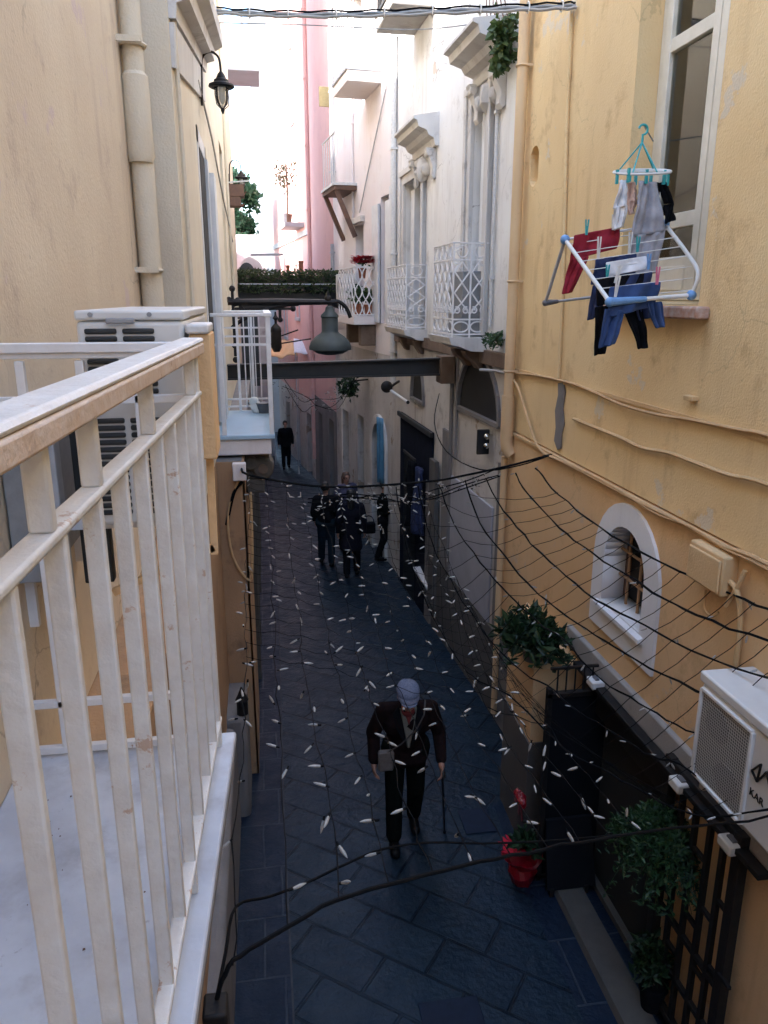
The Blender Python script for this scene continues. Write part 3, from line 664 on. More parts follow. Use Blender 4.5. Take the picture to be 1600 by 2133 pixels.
# ------------------------------------------------------------------ laundry
rA, rB = at(1177, 499, Y=4.85), at(1385, 467, Y=4.80)
rD, rC = at(1270, 629, Y=4.30), at(1440, 615, Y=4.36)
rE, rE2 = at(1136, 631, Y=5.10), at(1338, 606, Y=5.0)
rk = thing('clothes_airer', 'white folding clothes airer with blue joints jutting out of the laundry window', 'clothes airer', rC, 'laundry')
rk.pop('group', None)
mid = rB.lerp(rC, .5)+V((.05, -.03, .02))
mb = MB(); mb.tube([rA, rD], .0125, 8); mb.tube([rD, rC], .0125, 8); mb.tube(smoothline([rB, mid, rC+V((.03, 0, .12)), rC]), .0125, 8); mb.tube([rA, rB], .008, 8)
part('frame', mb, 'white_plastic', rk)
mb = MB(); mb.tube([rA, rE], .011, 8); mb.tube([rE, rE2], .009, 8); mb.tube([rE2, rB], .009, 8); part('leg_frame', mb, 'pipe_grey', rk)
NW = 7
WIRES = []
for i in range(NW):
    t = (i+.6)/NW
    a = rA.lerp(rD, t); b = rB.lerp(rC, min(1, t)) if t > .75 else rB.lerp(mid, t/.5) if t < .5 else mid.lerp(rC, (t-.5)/.5)
    b = rB.lerp(rC, t)+V((.05, -.03, .02))*(4*t*(1-t))
    WIRES.append((a, b)); mb = MB(); mb.tube([a, b], .0028, 5); part('wire', mb, 'white_plastic', rk)
for c in (rA, rB, rC): mb = MB(); mb.ball(c, .03, n=12, m=8); part('joint', mb, 'blue_plastic', rk)
mb = MB(); mb.cap(rD, rD.lerp(rC, .42), .026, .017); mb.ball(rD, .028); part('joint', mb, 'blue_plastic', rk)
mb = MB(); mb.cap(rE, rE.lerp(rE2, .12), .022, .014); part('joint', mb, 'grey_plastic', rk)
def panel(mb, tl, tr, bl, br, amp=.012, ph=0., nx=16, nz=16, n=V((0, -1, 0))):
    tl, tr, bl, br = V(tl), V(tr), V(bl), V(br)
    def f(a, b):
        p = tl.lerp(tr, a).lerp(bl.lerp(br, a), b)
        q = p+n*(amp*(.35+b)*math.sin(a*7+ph+b*2.5)+amp*.6*math.sin(a*17+b*4+ph)+noise.noise(p*13+V((ph, 0, 0)))*.018)
        q += V((noise.noise(p*4+V((3, ph, 0)))*.020*b, 0, noise.noise(p*4.5+V((ph, 5, 0)))*.022*b))
        return q
    return mb.grid(f, nx, nz)
def on(w, t, dz=0., dy=0.): a, b = WIRES[w]; return a.lerp(b, t)+V((0, dy, dz))
def garment(label, mat, cat, pieces, solid=.012, name='garment'):
    o = MB()
    for q in pieces: panel(o, *q)
    m = single(name, o, mat, label, cat, pieces[0][0], smooth=60, solid=solid); ss = m.modifiers.new('sub', 'SUBSURF'); ss.levels = 1; ss.render_levels = 1; return m
def legs(w, t0, t1, drop, legdrop, split, dx=0.):
    """waistband over a wire, then two hanging legs"""
    z = lambda p, d, x=0: p+V((x, 0, -d))
    a, b = on(w, t0), on(w, t1); c = a.lerp(b, .46); d = a.lerp(b, .54)
    return [(a, b, z(a, drop), z(b, drop), .012, w), (z(a, drop), z(c, drop), z(a, legdrop, -.02+dx), z(a.lerp(b, split), legdrop, -.02+dx), .012, w+1),
            (z(d, drop), z(b, drop), z(b.lerp(a, split), legdrop*.97, .02+dx), z(b, legdrop*.97, .02+dx), .012, w+2)]
a, b = on(0, .04, .05), on(0, .50, .06)
garment('dark red top pegged on the airer rail nearest the wall corner', 'red_cloth', 'clothing', [(a, b, a+V((-.01, 0, -.16)), b+V((0, 0, -.13)), .01, 1), (a+V((-.01, 0, -.14)), a.lerp(b, .36)+V((0, 0, -.14)), a+V((-.04, 0, -.34)), a.lerp(b, .30)+V((-.06, 0, -.35)), .012, 2)], name='red_top')
garment('navy leggings hanging behind the white band on the airer', 'navy_cloth', 'clothing', legs(2, .14, .54, .15, .36, .28, .0), name='leggings')
garment('black tights with long thin legs hanging lowest on the airer', 'black_cloth', 'clothing', legs(4, .04, .52, .16, .45, .20, .03), name='tights')
garment('dark navy trousers on the middle wire of the airer', 'navy_cloth', 'clothing', legs(4, .18, .60, .12, .28, .35, .01), name='trousers')
a, b = on(3, .18, .03), on(3, .58, .035)
garment('narrow white cloth folded over a middle wire of the airer', 'white_cloth', 'clothing', [(a, b, a+V((0, -.005, -.085)), b+V((0, -.005, -.075)), .004, 0)], .006, 'white_cloth')
a, b = on(6, .02, .06, -.01), on(6, .60, .065, -.01)
z = lambda p, d, x=0: p+V((x, 0, -d))
garment('blue sweatshirt hung by its hem with both sleeves dangling', 'blue_cloth', 'clothing', [(a, b, z(a, .17, .01), z(b, .15, -.01), .016, 3), (z(a, .12, -.03), z(a.lerp(b, .32), .14), z(a, .34, -.03), z(a.lerp(b, .20), .32, .0), .016, 1), (z(b.lerp(a, .24), .11), z(b, .11, .02), z(b.lerp(a, .12), .27, .04), z(b, .26, .06), .016, 2)], name='sweatshirt')
def peg(p, mat, label, l=.07, tilt=(0, 0, 1), group=None):
    o = MB(); p = V(p); d = V(tilt).normalized(); x = V((1, 0, 0)); group = 'clothes pegs on the airer'
    for s in (-1, 1):
        o.bar(p-d*l*.45+x*.003*s, p+d*l*.45+x*.009*s, .006, .012)
    o.tube([p-V((0, .008, 0)), p+V((0, .008, 0))], .006, 6)
    return single('clothes_peg', o, mat, label, 'clothes peg', p, group)
peg(on(0, .16, .085, -.015), 'teal_plastic', 'teal peg on the red top', .10)
peg(on(0, .42, .09, -.015), 'white_plastic', 'white peg standing up on the right end of the red top', .10)
peg(on(1, .22, .0, -.02), 'white_plastic', 'long white strap peg left on the red top', .16)
peg(on(1, .52, .0, -.02), 'white_plastic', 'white strap peg between red top and white cloth', .16)
peg(on(2, .53, .05, -.02), 'teal_plastic', 'bright teal peg at the end of the navy leggings', .10)
peg(on(3, .19, -.02, -.02), 'teal_plastic', 'teal peg at the left end of the white cloth', .08)
peg(on(3, .59, .0, -.02), 'blue_plastic', 'blue peg holding the right end of the white cloth', .10)
peg(on(4, .22, .01, -.03), 'white_plastic', 'white peg in front of the dark navy trousers', .11, (.25, 0, 1))
peg(on(6, .08, .06, -.03), 'white_plastic', 'white peg on the hem of the blue sweatshirt', .13, (.1, 0, 1))
peg(on(6, .54, .10, -.03), 'pink_plastic', 'pink peg on the blue sweatshirt', .11)
# peg hanger
hc = at(1338, 358, Y=4.78)
hook = at(1340, 270, Y=4.78)
hg = thing('peg_hanger', 'white oval peg hanger with teal hook and clips beside the window', 'peg hanger', hc)
mb = MB(); mb.tube([hc+V((.175*math.cos(a*.2618), .13*math.sin(a*.2618), .03*math.sin(a*.2618)+.01*math.cos(a*.2618))) for a in range(24)], .0085, 6, closed=True); part('ring', mb, 'white_plastic', hg)
mb = MB(); mb.tube([hc+V((-.15, .02, 0)), hc+V((.15, .02, .01))], .006, 6); mb.tube([hc+V((-.13, -.06, -.01)), hc+V((.15, -.05, .0))], .006, 6); part('crossbar', mb, 'white_plastic', hg)
mb = MB(); apex = hook+V((0, 0, -.07))
for d in ((-.12, .06, .02), (.10, .06, .03), (.05, -.10, -.02), (-.10, -.08, -.02)): mb.tube([apex, hc+V(d)], .005, 5)
part('cord', mb, 'teal_plastic', hg)
mb = MB(); mb.tube([apex, apex+V((0, 0, .03))]+[hook+V((.028*math.sin(a), 0, -.028*math.cos(a)+.0)) for a in [.3*i for i in range(0, 16)]], .007, 6); part('hook', mb, 'teal_plastic', hg)
mb = MB(); mb.tube([hook+V((0, 0, .026)), V((2.63, 5.235, hook.z+.026))], .005, 5); part('hanging_rod', mb, 'pipe_grey', hg)
for i, (dx, dy) in enumerate(((-.17, -.02), (-.13, -.09), (-.07, .02), (-.03, .02), (.0, -.06), (.07, .02), (.12, -.05), (.17, 0))):
    mb = MB(); p = hc+V((dx, dy, -.035)); mb.bar(p+V((0, 0, -.04)), p+V((0, 0, .04)), .014, .02); part('clip', mb, 'teal_plastic', hg)
def hang(label, mat, x, y, w, h, name, sway=.0, taper=.6, ph=0., split=False):
    t = hc+V((x, y, -.06)); o = MB()
    panel(o, t+V((-w*.25, 0, 0)), t+V((w*.25, 0, 0)), t+V((-w*.5+sway, -.01, -h*.55)), t+V((w*.5+sway, .01, -h*.5)), .02, ph)
    panel(o, t+V((-w*.5+sway, -.01, -h*.54)), t+V((w*.5+sway, .01, -h*.49)), t+V((-w*.45*taper+sway, -.01, -h)), t+V((w*.55*taper+sway, .01, -h*.92)), .02, ph+2)
    return single(name, o, mat, label, 'clothing', t, smooth=60, solid=.012)
hang('grey t-shirt hanging limp from the peg hanger', 'grey_cloth', .02, -.05, .23, .58, 'grey_shirt', .02, .8, 0)
hang('pale grey sock with a dark heel at the left of the peg hanger', 'white_cloth', -.15, -.06, .08, .28, 'pale_sock', -.0, .9, 1)
hang('peach coloured cloth peeking out beside the grey t-shirt', 'peach_cloth', -.07, .0, .09, .20, 'peach_cloth', .02, .4, 2)
hang('black sock at the right of the peg hanger', 'black_cloth', .09, .0, .08, .30, 'black_sock', .0, .9, 1)
hang('slanting black sock nearest the window pane', 'black_cloth', .13, -.02, .07, .24, 'black_sock', .06, .9, 3)
hang('white cloth bunched under the teal clips of the peg hanger', 'white_cloth', .05, .02, .10, .12, 'white_rag', .0, .7, 2)

# ------------------------------------------------------------------ left house, near part with our balcony
WL = Wall((-.68, 0), (-.68, 1), True)
WM = Wall((-.44, 0), (-.44, 1), True)
LE = 17.6
lh = thing('beige_house', 'beige plastered house on the left behind the white balconies', 'house', (-1.5, 3, 0))
mb = MB(); mb.bx(-6, -.68, -13, 5.0, 3.2, 9.6); part('near_wall', mb, 'beige_plaster', lh, smooth=0)
DA0, DA1, DAZ = 6.95, 7.75, 5.80
mb = plate(WM, rect(5.0, LE, 3.2, 9.6), [rect(DA0, DA1, 3.42, DAZ), rect(11.2, 12.2, 4.4, 6.6)], 0, .45)
part('far_wall', mb, 'cream_plaster', lh, smooth=0)
mb = MB(); mb.bx(-6, -.90, 5.01, LE-.01, -1, 9.6); part('house_body', mb, 'cream_plaster', lh, smooth=0)
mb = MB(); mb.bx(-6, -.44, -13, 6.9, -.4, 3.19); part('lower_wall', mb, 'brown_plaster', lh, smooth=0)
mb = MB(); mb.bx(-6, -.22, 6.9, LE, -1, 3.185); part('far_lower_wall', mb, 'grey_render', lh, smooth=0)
mb = MB(); mb.bx(-.6, -.20, 6.885, 6.899, -.3, 3.18); mb.bx(-.219, -.198, 6.885, 8.4, -.3, 3.18); part('brown_return', mb, 'brown_plaster', lh, smooth=0)
mb = MB(); mb.bx(-.6, -.27, 6.18, 6.88, -.2, 1.02); mb.bx(-.6, -.36, 2.0, 6.17, -.2, .95); part('plinth', mb, 'grey_render', lh, bevel=.05)
for y0, y1 in ((9.2, 10.2), (12.6, 13.6), (15.2, 16.1)):
    mb = MB(); mb.bx(-.25, -.212, y0, y1, -.5, 2.25+gz(y0)); d = part('street_door', mb, 'interior_dark', lh)
    mb = MB()
    for a, b in ((y0-.14, y0), (y1, y1+.14)): mb.bx(-.22, -.17, a, b, -.5, 2.3+gz(y0))
    mb.bx(-.22, -.17, y0-.14, y1+.14, 2.3+gz(y0), 2.45+gz(y0)); part('door_frame', mb, 'dark_stone', d)
# balcony door with shutters
mb = MB(); mb.bx(-.86, -.83, DA0, DA1, 3.42, DAZ); bdoor = part('balcony_door', mb, 'interior_dark', lh)
mb = MB()
for a, b in ((DA0-.12, DA0), (DA1, DA1+.12)): WM.box(mb, a, b, 0, .006, 3.42, DAZ+.12)
WM.box(mb, DA0-.12, DA1+.12, 0, .006, DAZ+.001, DAZ+.12); part('door_surround', mb, 'shutter_white', bdoor)
mb = MB(); WM.box(mb, DA0+.02, DA0+.60, .002, .010, 3.42, DAZ-.02); part('door_gap', mb, 'interior_dark', bdoor)
mb = MB(); WM.box(mb, DA0+.60, DA1-.02, -.06, .035, 3.44, DAZ-.02); part('shutter', mb, 'shutter_white', bdoor)
mb = MB(); WM.box(mb, DA1+.0, DA1+.40, .034, .075, 3.44, DAZ-.1); part('shutter', mb, 'shutter_white', bdoor)
# hood above the balcony door
hd = MB()
def sweep(W, prof, t0, z0, t1, z1, mb):        # profile (o, dz) swept between two points of the facade
    n = len(prof); k = len(mb.v)
    for t, z in ((t0, z0), (t1, z1)):
        for o, d in prof: mb.v.append(W.p(t, o, z+d))
    for i in range(n): mb.f.append((k+i, k+(i+1) % n, k+n+(i+1) % n, k+n+i))
    mb.f.append(tuple(range(k, k+n))); mb.f.append(tuple(reversed(range(k+n, k+2*n)))); return mb
prof = [(0, -.30), (.04, -.30), (.05, -.22), (.12, -.20), (.13, -.12), (.20, -.08), (.21, 0), (0, .03)]
sweep(WM, [(o*1.0, d*1.0) for o, d in prof], 5.05, 6.42, 8.2, 6.93, hd)
hood = part('door_hood', hd, 'stone_trim', lh)
mb = MB(); sweep(WM, [(0, -.55), (.02, -.55), (.03, -.32), (0, -.32)], 5.05, 6.42, 8.15, 6.92, mb); part('hood_frieze', mb, 'stone_trim', hood)
# downpipe left
lp = thing('drainpipe', 'cream painted drainpipe with bulky joint on the left wall', 'drainpipe', (-.63, 4.75, 3.4))
mb = MB(); mb.tube([(-.612, 4.80, 3.2), (-.612, 4.80, 5.36)], .062, 14); mb.tube([(-.615, 4.78, 5.74), (-.615, 4.78, 9.5)], .055, 14); part('pipe', mb, 'cream_plaster', lp)
mb = MB(); mb.lathe([(.055, .42), (.070, .40), (.074, 0), (.064, -.03)], (-.615, 4.78, 5.35), 16); part('joint', mb, 'cream_plaster', lp)
for z in (4.75, 5.9, 7.2):
    mb = MB(); mb.bar((-.68, 4.66, z), (-.55, 4.66, z), .015, .03); mb.tube([(-.615+.068*math.cos(a*.6283), 4.78+.068*math.sin(a*.6283), z) for a in range(10)], .011, 5, closed=True); mb.bar((-.66, 4.84, z), (-.66, 5.05, z-.02), .012, .02); part('bracket', mb, 'cream_plaster', lp)
cable('wall_cable', [(-.43, 5.25, 9.5), (-.42, 5.2, 8), (-.42, 5.15, 6.0), (-.42, 5.2, 5.0), (-.42, 5.2, 3.6)], .016, 'cream_plaster', 'thin cream cable running down the left wall right of the pipe')
cable('wall_cable', [(-.42, 7.1, 6.3), (-.42, 9.0, 6.2), (-.42, 11, 5.9), (-.42, 14.6, 5.55)], .010, 'concrete', 'grey cable slanting along the left facade behind the lantern')
cable('wall_cable', [(-.42, 13.0, 9), (-.42, 13.1, 6.0), (-.41, 13.4, 4.8), (-.42, 13.4, 3.4)], .03, 'cream_plaster', 'cream pipe-like cable at the far end of the left facade')

# ------------------------------------------------------------------ our balcony
def rx(y): return -.14+(y-1.93)*.045
bal = thing('balcony', 'white railed balcony with pale marble floor at the lower left', 'balcony', (-.4, 1, 3.4))
mb = MB(); mb.hexa([(-.68, -1.5, 3.28), (-.30, -1.5, 3.28), (-.13, 1.98, 3.28), (-.68, 1.98, 3.28), (-.68, -1.5, 3.368), (-.30, -1.5, 3.368), (-.13, 1.98, 3.368), (-.68, 1.98, 3.368)])
part('slab', mb, 'grey_render', bal, bevel=.008)
mb = MB(); mb.hexa([(-.68, -1.5, 3.37), (-.285, -1.5, 3.37), (-.117, 2.0, 3.37), (-.68, 2.0, 3.37), (-.68, -1.5, 3.4), (-.285, -1.5, 3.4), (-.117, 2.0, 3.4), (-.68, 2.0, 3.4)])
part('marble_floor', mb, 'marble', bal, bevel=.006)
mb = MB(); mb.bar((rx(-1.2)-.026, -1.2, 4.501), (rx(1.96)-.026, 1.96, 4.501), .054, .012); rail = part('handrail', mb, 'rail_paint', bal, bevel=.008)
mb = MB(); mb.bar((rx(-1.2)-.026, -1.2, 4.482), (rx(1.95)-.026, 1.95, 4.482), .056, .026); part('rail_edge', mb, 'rail_bounce_worn', rail, bevel=.004)  # side strip with the warm bounce light put into its colour
mb = MB(); mb.bar((rx(-1.2)-.025, -1.2, 4.374), (rx(1.95)-.025, 1.95, 4.374), .030, .012); part('mid_rail', mb, 'rail_paint', bal, bevel=.004)
mb = MB(); mb.bar((rx(-1.2)-.025, -1.2, 3.475), (rx(1.95)-.025, 1.95, 3.475), .028, .014); part('bottom_rail', mb, 'rail_paint', bal, bevel=.004)
y = .19; i = 0
ys_ = [.05+.148*j for j in range(13)]
for y in ys_:
    mb = MB(); x = rx(y)-.025; mb.bx(x-.012, x+.012, y-.0075, y+.0075, 3.40 if ys_.index(y) % 4 == 1 else 3.468, 4.368); part('baluster', mb, 'rail_paint', bal, bevel=.003)
for y in (.02, .27, .76, .95, 1.32, 1.86):
    mb = MB(); x = rx(y)-.025; mb.bx(x-.012, x+.012, y-.009, y+.009, 4.38, 4.486); part('short_upright', mb, 'rail_paint', bal, bevel=.003)
mb = MB(); x = rx(1.94)-.03; mb.bx(x-.016, x+.016, 1.92, 1.95, 3.40, 4.486); part('corner_post', mb, 'rail_paint', bal, bevel=.004)
# end railing
mb = MB(); mb.bar((-.68, 1.95, 4.486), (-.185, 1.95, 4.486), .04, .022); mb.bar((-.68, 1.95, 4.469), (-.185, 1.95, 4.469), .02, .016)
er = part('end_rail', mb, 'white_iron', bal, bevel=.002)
for z_ in (4.362, 3.557, 3.42): mb = MB(); mb.bar((-.68, 1.95, z_), (-.185, 1.95, z_), .02, .020); part('cross_bar', mb, 'white_iron', er, bevel=.002)
for x in (-.565, -.43, -.30): mb = MB(); mb.bx(x-.010, x+.010, 1.94, 1.96, 3.43, 4.456); part('upright', mb, 'white_iron', er, bevel=.002)
mb = MB(); mb.bx(-.7, -.66, 1.9, 1.98, 3.405, 3.43); part('wall_fixing', mb, 'wood_brown', er)
# dust and leaves on the floor
mb = MB()
for q in range(26):
    p = V((random.uniform(-.6, -.2), random.uniform(.7, 1.9), 3.402)); s = random.uniform(.002, .006)
    mb.add([p, p+V((s, 0, .002)), p+V((s*.7, s, .001)), p+V((0, s*.8, .002))], [(0, 1, 2, 3)])
tag(single('floor_dirt', mb, 'wood_brown', 'specks of dirt scattered on the marble balcony floor', 'dirt', smooth=0), None, kind='stuff')
# AC beyond the end railing
al = thing('air_conditioner', 'white air conditioner with dark slots beyond the end railing of the balcony', 'air conditioner', (-.33, 2.4, 4.0))
mb = MB(); mb.bx(-.448, -.19, 2.03, 2.86, 4.02, 4.545); part('casing', mb, 'ac_white', al, bevel=.012)
mb = MB(); mb.bx(-.449, -.188, 2.026, 2.862, 4.546, 4.570); part('top_cover', mb, 'ac_white', al, bevel=.006)
for x0, x1 in ((-.428, -.352), (-.338, -.262)):
    mb = MB(); z = 4.520
    while z > 4.05:
        if not (4.31 < z < 4.335): mb.bx(x0, x1, 2.022, 2.034, z-.0065, z+.0065)
        z -= .0185
    part('vent_slots', mb, 'ac_dark', al, bevel=.004)
mb = MB(); mb.bx(-.375, -.305, 2.013, 2.0215, 4.538, 4.552); part('hand_grip', mb, 'ac_grey', al, bevel=.004)
for x in (-.41, -.27): mb = MB(); mb.tube([(x, 2.020, 4.560), (x, 2.028, 4.560)], .006, 8); part('screw', mb, 'ac_grey', al)
for y in (2.15, 2.72): mb = MB(); mb.bar((-.68, y, 4.0), (-.19, y, 4.0), .03, .035); mb.bar((-.67, y, 4.0), (-.67, y, 3.7), .03, .02); part('bracket', mb, 'white_iron', al)
pp = thing('wall_cabinet', 'narrow grey cabinet between the wall and the slotted air conditioner', 'cabinet', (-.58, 2.2, 3.9))
mb = MB(); mb.bx(-.675, -.60, 2.06, 2.5, 3.86, 4.30); part('body', mb, 'ac_grey', pp, bevel=.005)
mb = MB(); mb.bx(-.596, -.535, 2.04, 2.1, 3.80, 4.33); part('pale_side', mb, 'pipe_grey', pp, bevel=.004)
mb = MB(); mb.bx(-.533, -.452, 2.2, 2.24, 3.8, 4.31); part('dark_back', mb, 'ac_dark', pp, bevel=.004)
ps = thing('capped_post', 'short orange post with a white cap just past the balcony corner', 'post', (-.145, 2.12, 4.2))
mb = MB(); mb.bx(-.178, -.126, 2.03, 2.2, 4.19, 4.512); part('post', mb, 'orange_plaster', ps, bevel=.004)
mb = MB(); mb.bx(-.186, -.128, 2.02, 2.21, 4.512, 4.536); part('cap', mb, 'rail_paint', ps, bevel=.006)
mb = MB(); mb.bar((-.152, 2.12, 4.2), (-.155, 2.12, 3.9), .02, .02); mb.bar((-.155, 2.12, 3.92), (-.44, 2.12, 3.8), .02, .02); part('support_arm', mb, 'orange_plaster', ps)
# cable outlet below our balcony
mb = MB(); mb.bx(-.175, -.125, 1.26, 1.32, 3.11, 3.20); single('junction_box', mb, 'black_iron', 'small black junction box below the balcony floor edge', 'junction box', (-.15, 1.29, 3.15), bevel=.006)

# ------------------------------------------------------------------ next balcony
nb = thing('balcony', 'small white balcony farther along the left wall with a pale tiled floor', 'balcony', (-.2, 7.8, 3.4))
mb = MB(); mb.bx(-.44, .055, 7.03, 8.6, 3.21, 3.355); part('slab', mb, 'pale_pink', nb, bevel=.01)
mb = MB(); mb.bx(-.44, .09, 7.0, 8.63, 3.358, 3.40); part('tiled_floor', mb, 'tile_blue', nb, bevel=.008)
zt = 4.455; X1 = .065
mb = MB(); mb.bar((-.43, 7.03, zt), (X1, 7.03, zt), .05, .03); mb.bar((X1, 7.0, zt), (X1, 8.6, zt), .07, .035); mb.bar((-.43, 8.58, zt), (X1, 8.58, zt), .05, .03); part('handrail', mb, 'white_iron', nb, bevel=.006)
mb = MB()
for z in (4.29, 4.20, 3.53): 
    mb.bar((-.43, 8.58, z), (X1, 8.58, z), .018, .018); mb.bar((X1, 7.03, z), (X1, 8.58, z), .018, .018)
for z in (4.20,): mb.bar((-.43, 7.03, z), (X1, 7.03, z), .018, .022)
mb.bar((-.43, 8.58, 3.45), (X1, 8.58, 3.45), .018, .018)
part('cross_rail', mb, 'white_iron', nb)
for x in (-.36, X1): mb = MB(); mb.bx(x-.02, x+.02, 7.01, 7.05, 3.40, zt-.016); part('post', mb, 'white_iron', nb, bevel=.003)
for x in (-.25, -.10, X1): mb = MB(); mb.bx(x-.013, x+.013, 8.565, 8.595, 3.40, zt-.016); part('post', mb, 'white_iron', nb)
for q in range(11): mb = MB(); y = 7.17+q*.128; mb.bx(X1-.014, X1+.014, y-.012, y+.012, 3.40, zt-.018); part('baluster', mb, 'white_iron', nb)
for q in range(4): mb = MB(); x = -.18+q*.055; mb.bx(x-.006, x+.006, 8.57, 8.59, 3.46, zt-.016); part('baluster', mb, 'white_iron', nb)
mb = MB(); c = V((-.07, 8.42, 3.45)); mb.ball(c, .07, .06, .09, 12, 8); mb.ball(c+V((-.03, .0, .07)), .05, .05, .05); mb.ball(c+V((.05, 0, -.02)), .05, .05, .06)
for v in mb.v: v += noise.noise_vector(v*14)*.025
single('plastic_bag', mb, 'white_plastic', 'crumpled white bag on the floor of the small balcony', 'bag', c, smooth=25)
mb = MB(); mb.lathe([(.06, 0), (.085, .10), (.09, .11), (.08, .11)], (.0, 8.40, 3.40), 14); single('plant_pot', mb, 'grey_plastic', 'dark low pot next to the white bag on the small balcony', 'pot', (0, 8.4, 3.4))
# carved stone bracket under it
cb = thing('stone_bracket', 'dark mossy carved stone corbel under the small balcony', 'bracket', (-.1, 7.6, 3.0))
mb = MB(); mb.bx(-.2, .03, 7.2, 7.5, 2.94, 3.20); mb.bx(-.2, -.02, 7.2, 7.5, 2.80, 2.94); mb.tube([(-.03, 7.16, 3.05), (-.03, 7.5, 3.05)], .10, 14); mb.tube([(-.14, 7.15, 3.10), (-.14, 7.5, 3.10)], .07, 12)
for v in mb.v: v += noise.noise_vector(v*9)*.012
part('scroll', mb, 'dark_stone', cb, bevel=.02)
mb = MB(); mb.tube([(-.03, 7.14, 3.05), (-.03, 7.17, 3.05)], .045, 12); part('boss', mb, 'rust_stone', cb)
mb = MB(); mb.bx(-.30, -.18, 6.80, 6.884, 3.02, 3.18); single('cable_box', mb, 'pale_pink', 'small pinkish box fixed to the brown wall end under the balconies', 'box', (-.24, 6.85, 3.1), bevel=.01)
cable('hanging_wire', [(-.24, 6.86, 3.05), (-.36, 6.86, 2.7), (-.34, 6.86, 2.3), (-.2, 6.87, 2.05), (-.16, 6.86, 2.3), (-.15, 6.87, 2.9)], .012, 'cable_painted', 'pale wire loop hanging on the brown wall end')
cable('hanging_wire', [(-.22, 6.87, 3.0), (-.30, 6.86, 2.9), (-.38, 6.87, 2.6)], .016, 'cable_black', 'dark tangled wire below the pinkish box')
mb = MB(); mb.tube([(-.3, 6.25, 1.02), (-.3, 6.25, 1.16)], .05, 10); mb.lathe([(.06, 0), (.03, .06), (.008, .12)], (-.3, 6.25, 1.16), 10); single('iron_ring_post', mb, 'black_iron', 'short dark iron stub on top of the grey plinth', 'post', (-.3, 6.25, 1.0))
# ------------------------------------------------------------------ lanterns and street lamp
def lantern(base, s, label, arm=.18):
    b = V(base); t = thing('wall_lantern', label, 'lantern', b)
    mb = MB(); mb.bx(b.x-.005, b.x+.015*s, b.y-.03*s, b.y+.03*s, b.z-.10*s, b.z+.06*s); part('wall_plate', mb, 'black_iron', t, bevel=.004)
    pts = [b+V((.02*s, 0, -.16*s)), b+V((.03*s, 0, .05*s)), b+V((.035*s, 0, .16*s))]
    pts += [b+V((.035*s+arm*.5*(1-math.cos(a)), 0, .16*s+arm*.62*math.sin(a))) for a in (.5, 1.0, 1.57, 2.1, 2.7)]
    top = b+V((.035*s+arm, 0, .10*s)); pts.append(top)
    mb = MB(); mb.tube(smoothline(pts), .010*s, 8); part('arm', mb, 'black_iron', t)
    c = top
    mb = MB(); mb.lathe([(.012*s, .01*s), (.03*s, -.01*s), (.045*s, -.045*s), (.062*s, -.055*s), (.066*s, -.075*s), (.108*s, -.092*s), (.112*s, -.108*s), (.095*s, -.118*s), (.06*s, -.112*s)], c, 20); part('hood', mb, 'black_iron', t)
    mb = MB(); mb.lathe([(.058*s, -.115*s), (.056*s, -.18*s), (.045*s, -.24*s), (.02*s, -.27*s)], c, 16); part('glass_globe', mb, 'lamp_glass', t)
    mb = MB(); mb.lathe([(.028*s, -.12*s), (.03*s, -.2*s), (.012*s, -.24*s)], c, 12); part('light_bulb', mb, 'white_plastic', t)
    mb = MB()
    for a in range(4): mb.tube([c+V((r*s*math.cos(a*1.57+.6), r*s*math.sin(a*1.57+.6), z*s)) for r, z in ((.068, -.115), (.070, -.18), (.058, -.25), (.012, -.285))], .004*s, 5)
    mb.lathe([(.015*s, -.275*s), (.018*s, -.29*s), (.006*s, -.32*s)], c, 10); part('cage', mb, 'black_iron', t)
    return t
lantern((-.44, 7.5, 6.36), 1.0, 'black lantern on a curved arm above the balcony door', .16)
l2 = lantern((-.44, 14.3, 6.56), 1.0, 'farther black lantern above a dark window box near the end of the left facade', .19)
wb_ = thing('window_box', 'dark brown window box below the farther lantern', 'window box', (-.3, 14.4, 6.5))
mb = MB(); mb.bx(-.44, -.18, 14.2, 14.5, 6.25, 6.45); mb.bx(-.44, -.24, 14.2, 14.5, 6.10, 6.25); part('box', mb, 'wood_brown', wb_, bevel=.01)
mb = MB(); mb.bar((-.44, 14.2, 6.47), (-.02, 14.2, 6.51), .02, .02); part('support_arm', mb, 'pipe_white', wb_)

LY = 11.4
def lz(v, u=688): return at(u, v, Y=LY)
c0 = lz(688); pxm = (at(738, 700, Y=LY)-at(638, 700, Y=LY)).x/100
sl = thing('street_lamp', 'big grey bell shaped street lamp hanging from a wrought iron arm across the alley', 'street lamp', (-.44, LY, 4.4))
cz = lz(720).z; cx = lz(720).x
Z = lambda v: lz(v).z-cz
mb = MB(); mb.lathe([(r*pxm*.90, Z(v)) for r, v in ((4, 636), (9, 640), (11, 648), (20, 656), (21, 660), (19, 662), (19, 690), (22, 694), (34, 701), (45, 712), (49, 722), (49, 728), (46, 728), (40, 722))], (cx, LY, cz), 28); part('lamp_shade', mb, 'lamp_green', sl)
mb = MB(); mb.lathe([(40*pxm, Z(724)), (37*pxm, Z(730)), (27*pxm, Z(736)), (12*pxm, Z(739))], (cx, LY, cz), 22); part('glass_bowl', mb, 'lamp_green', sl)
za = lz(629).z; arm0 = V((-.44, LY, za)); arm1 = V((cx+.10, LY, za))
mb = MB(); mb.tube([arm0, arm0.lerp(arm1, .5), arm1], [.045, .05, .036], 8); mb.ball((cx-.02, LY, za+.05), .05); mb.tube([(cx-.02, LY, za+.09), (cx-.02, LY, za+.16)], [.03, .01], 8); mb.tube([(cx, LY, za), (cx, LY, cz+Z(638))], .03, 8)
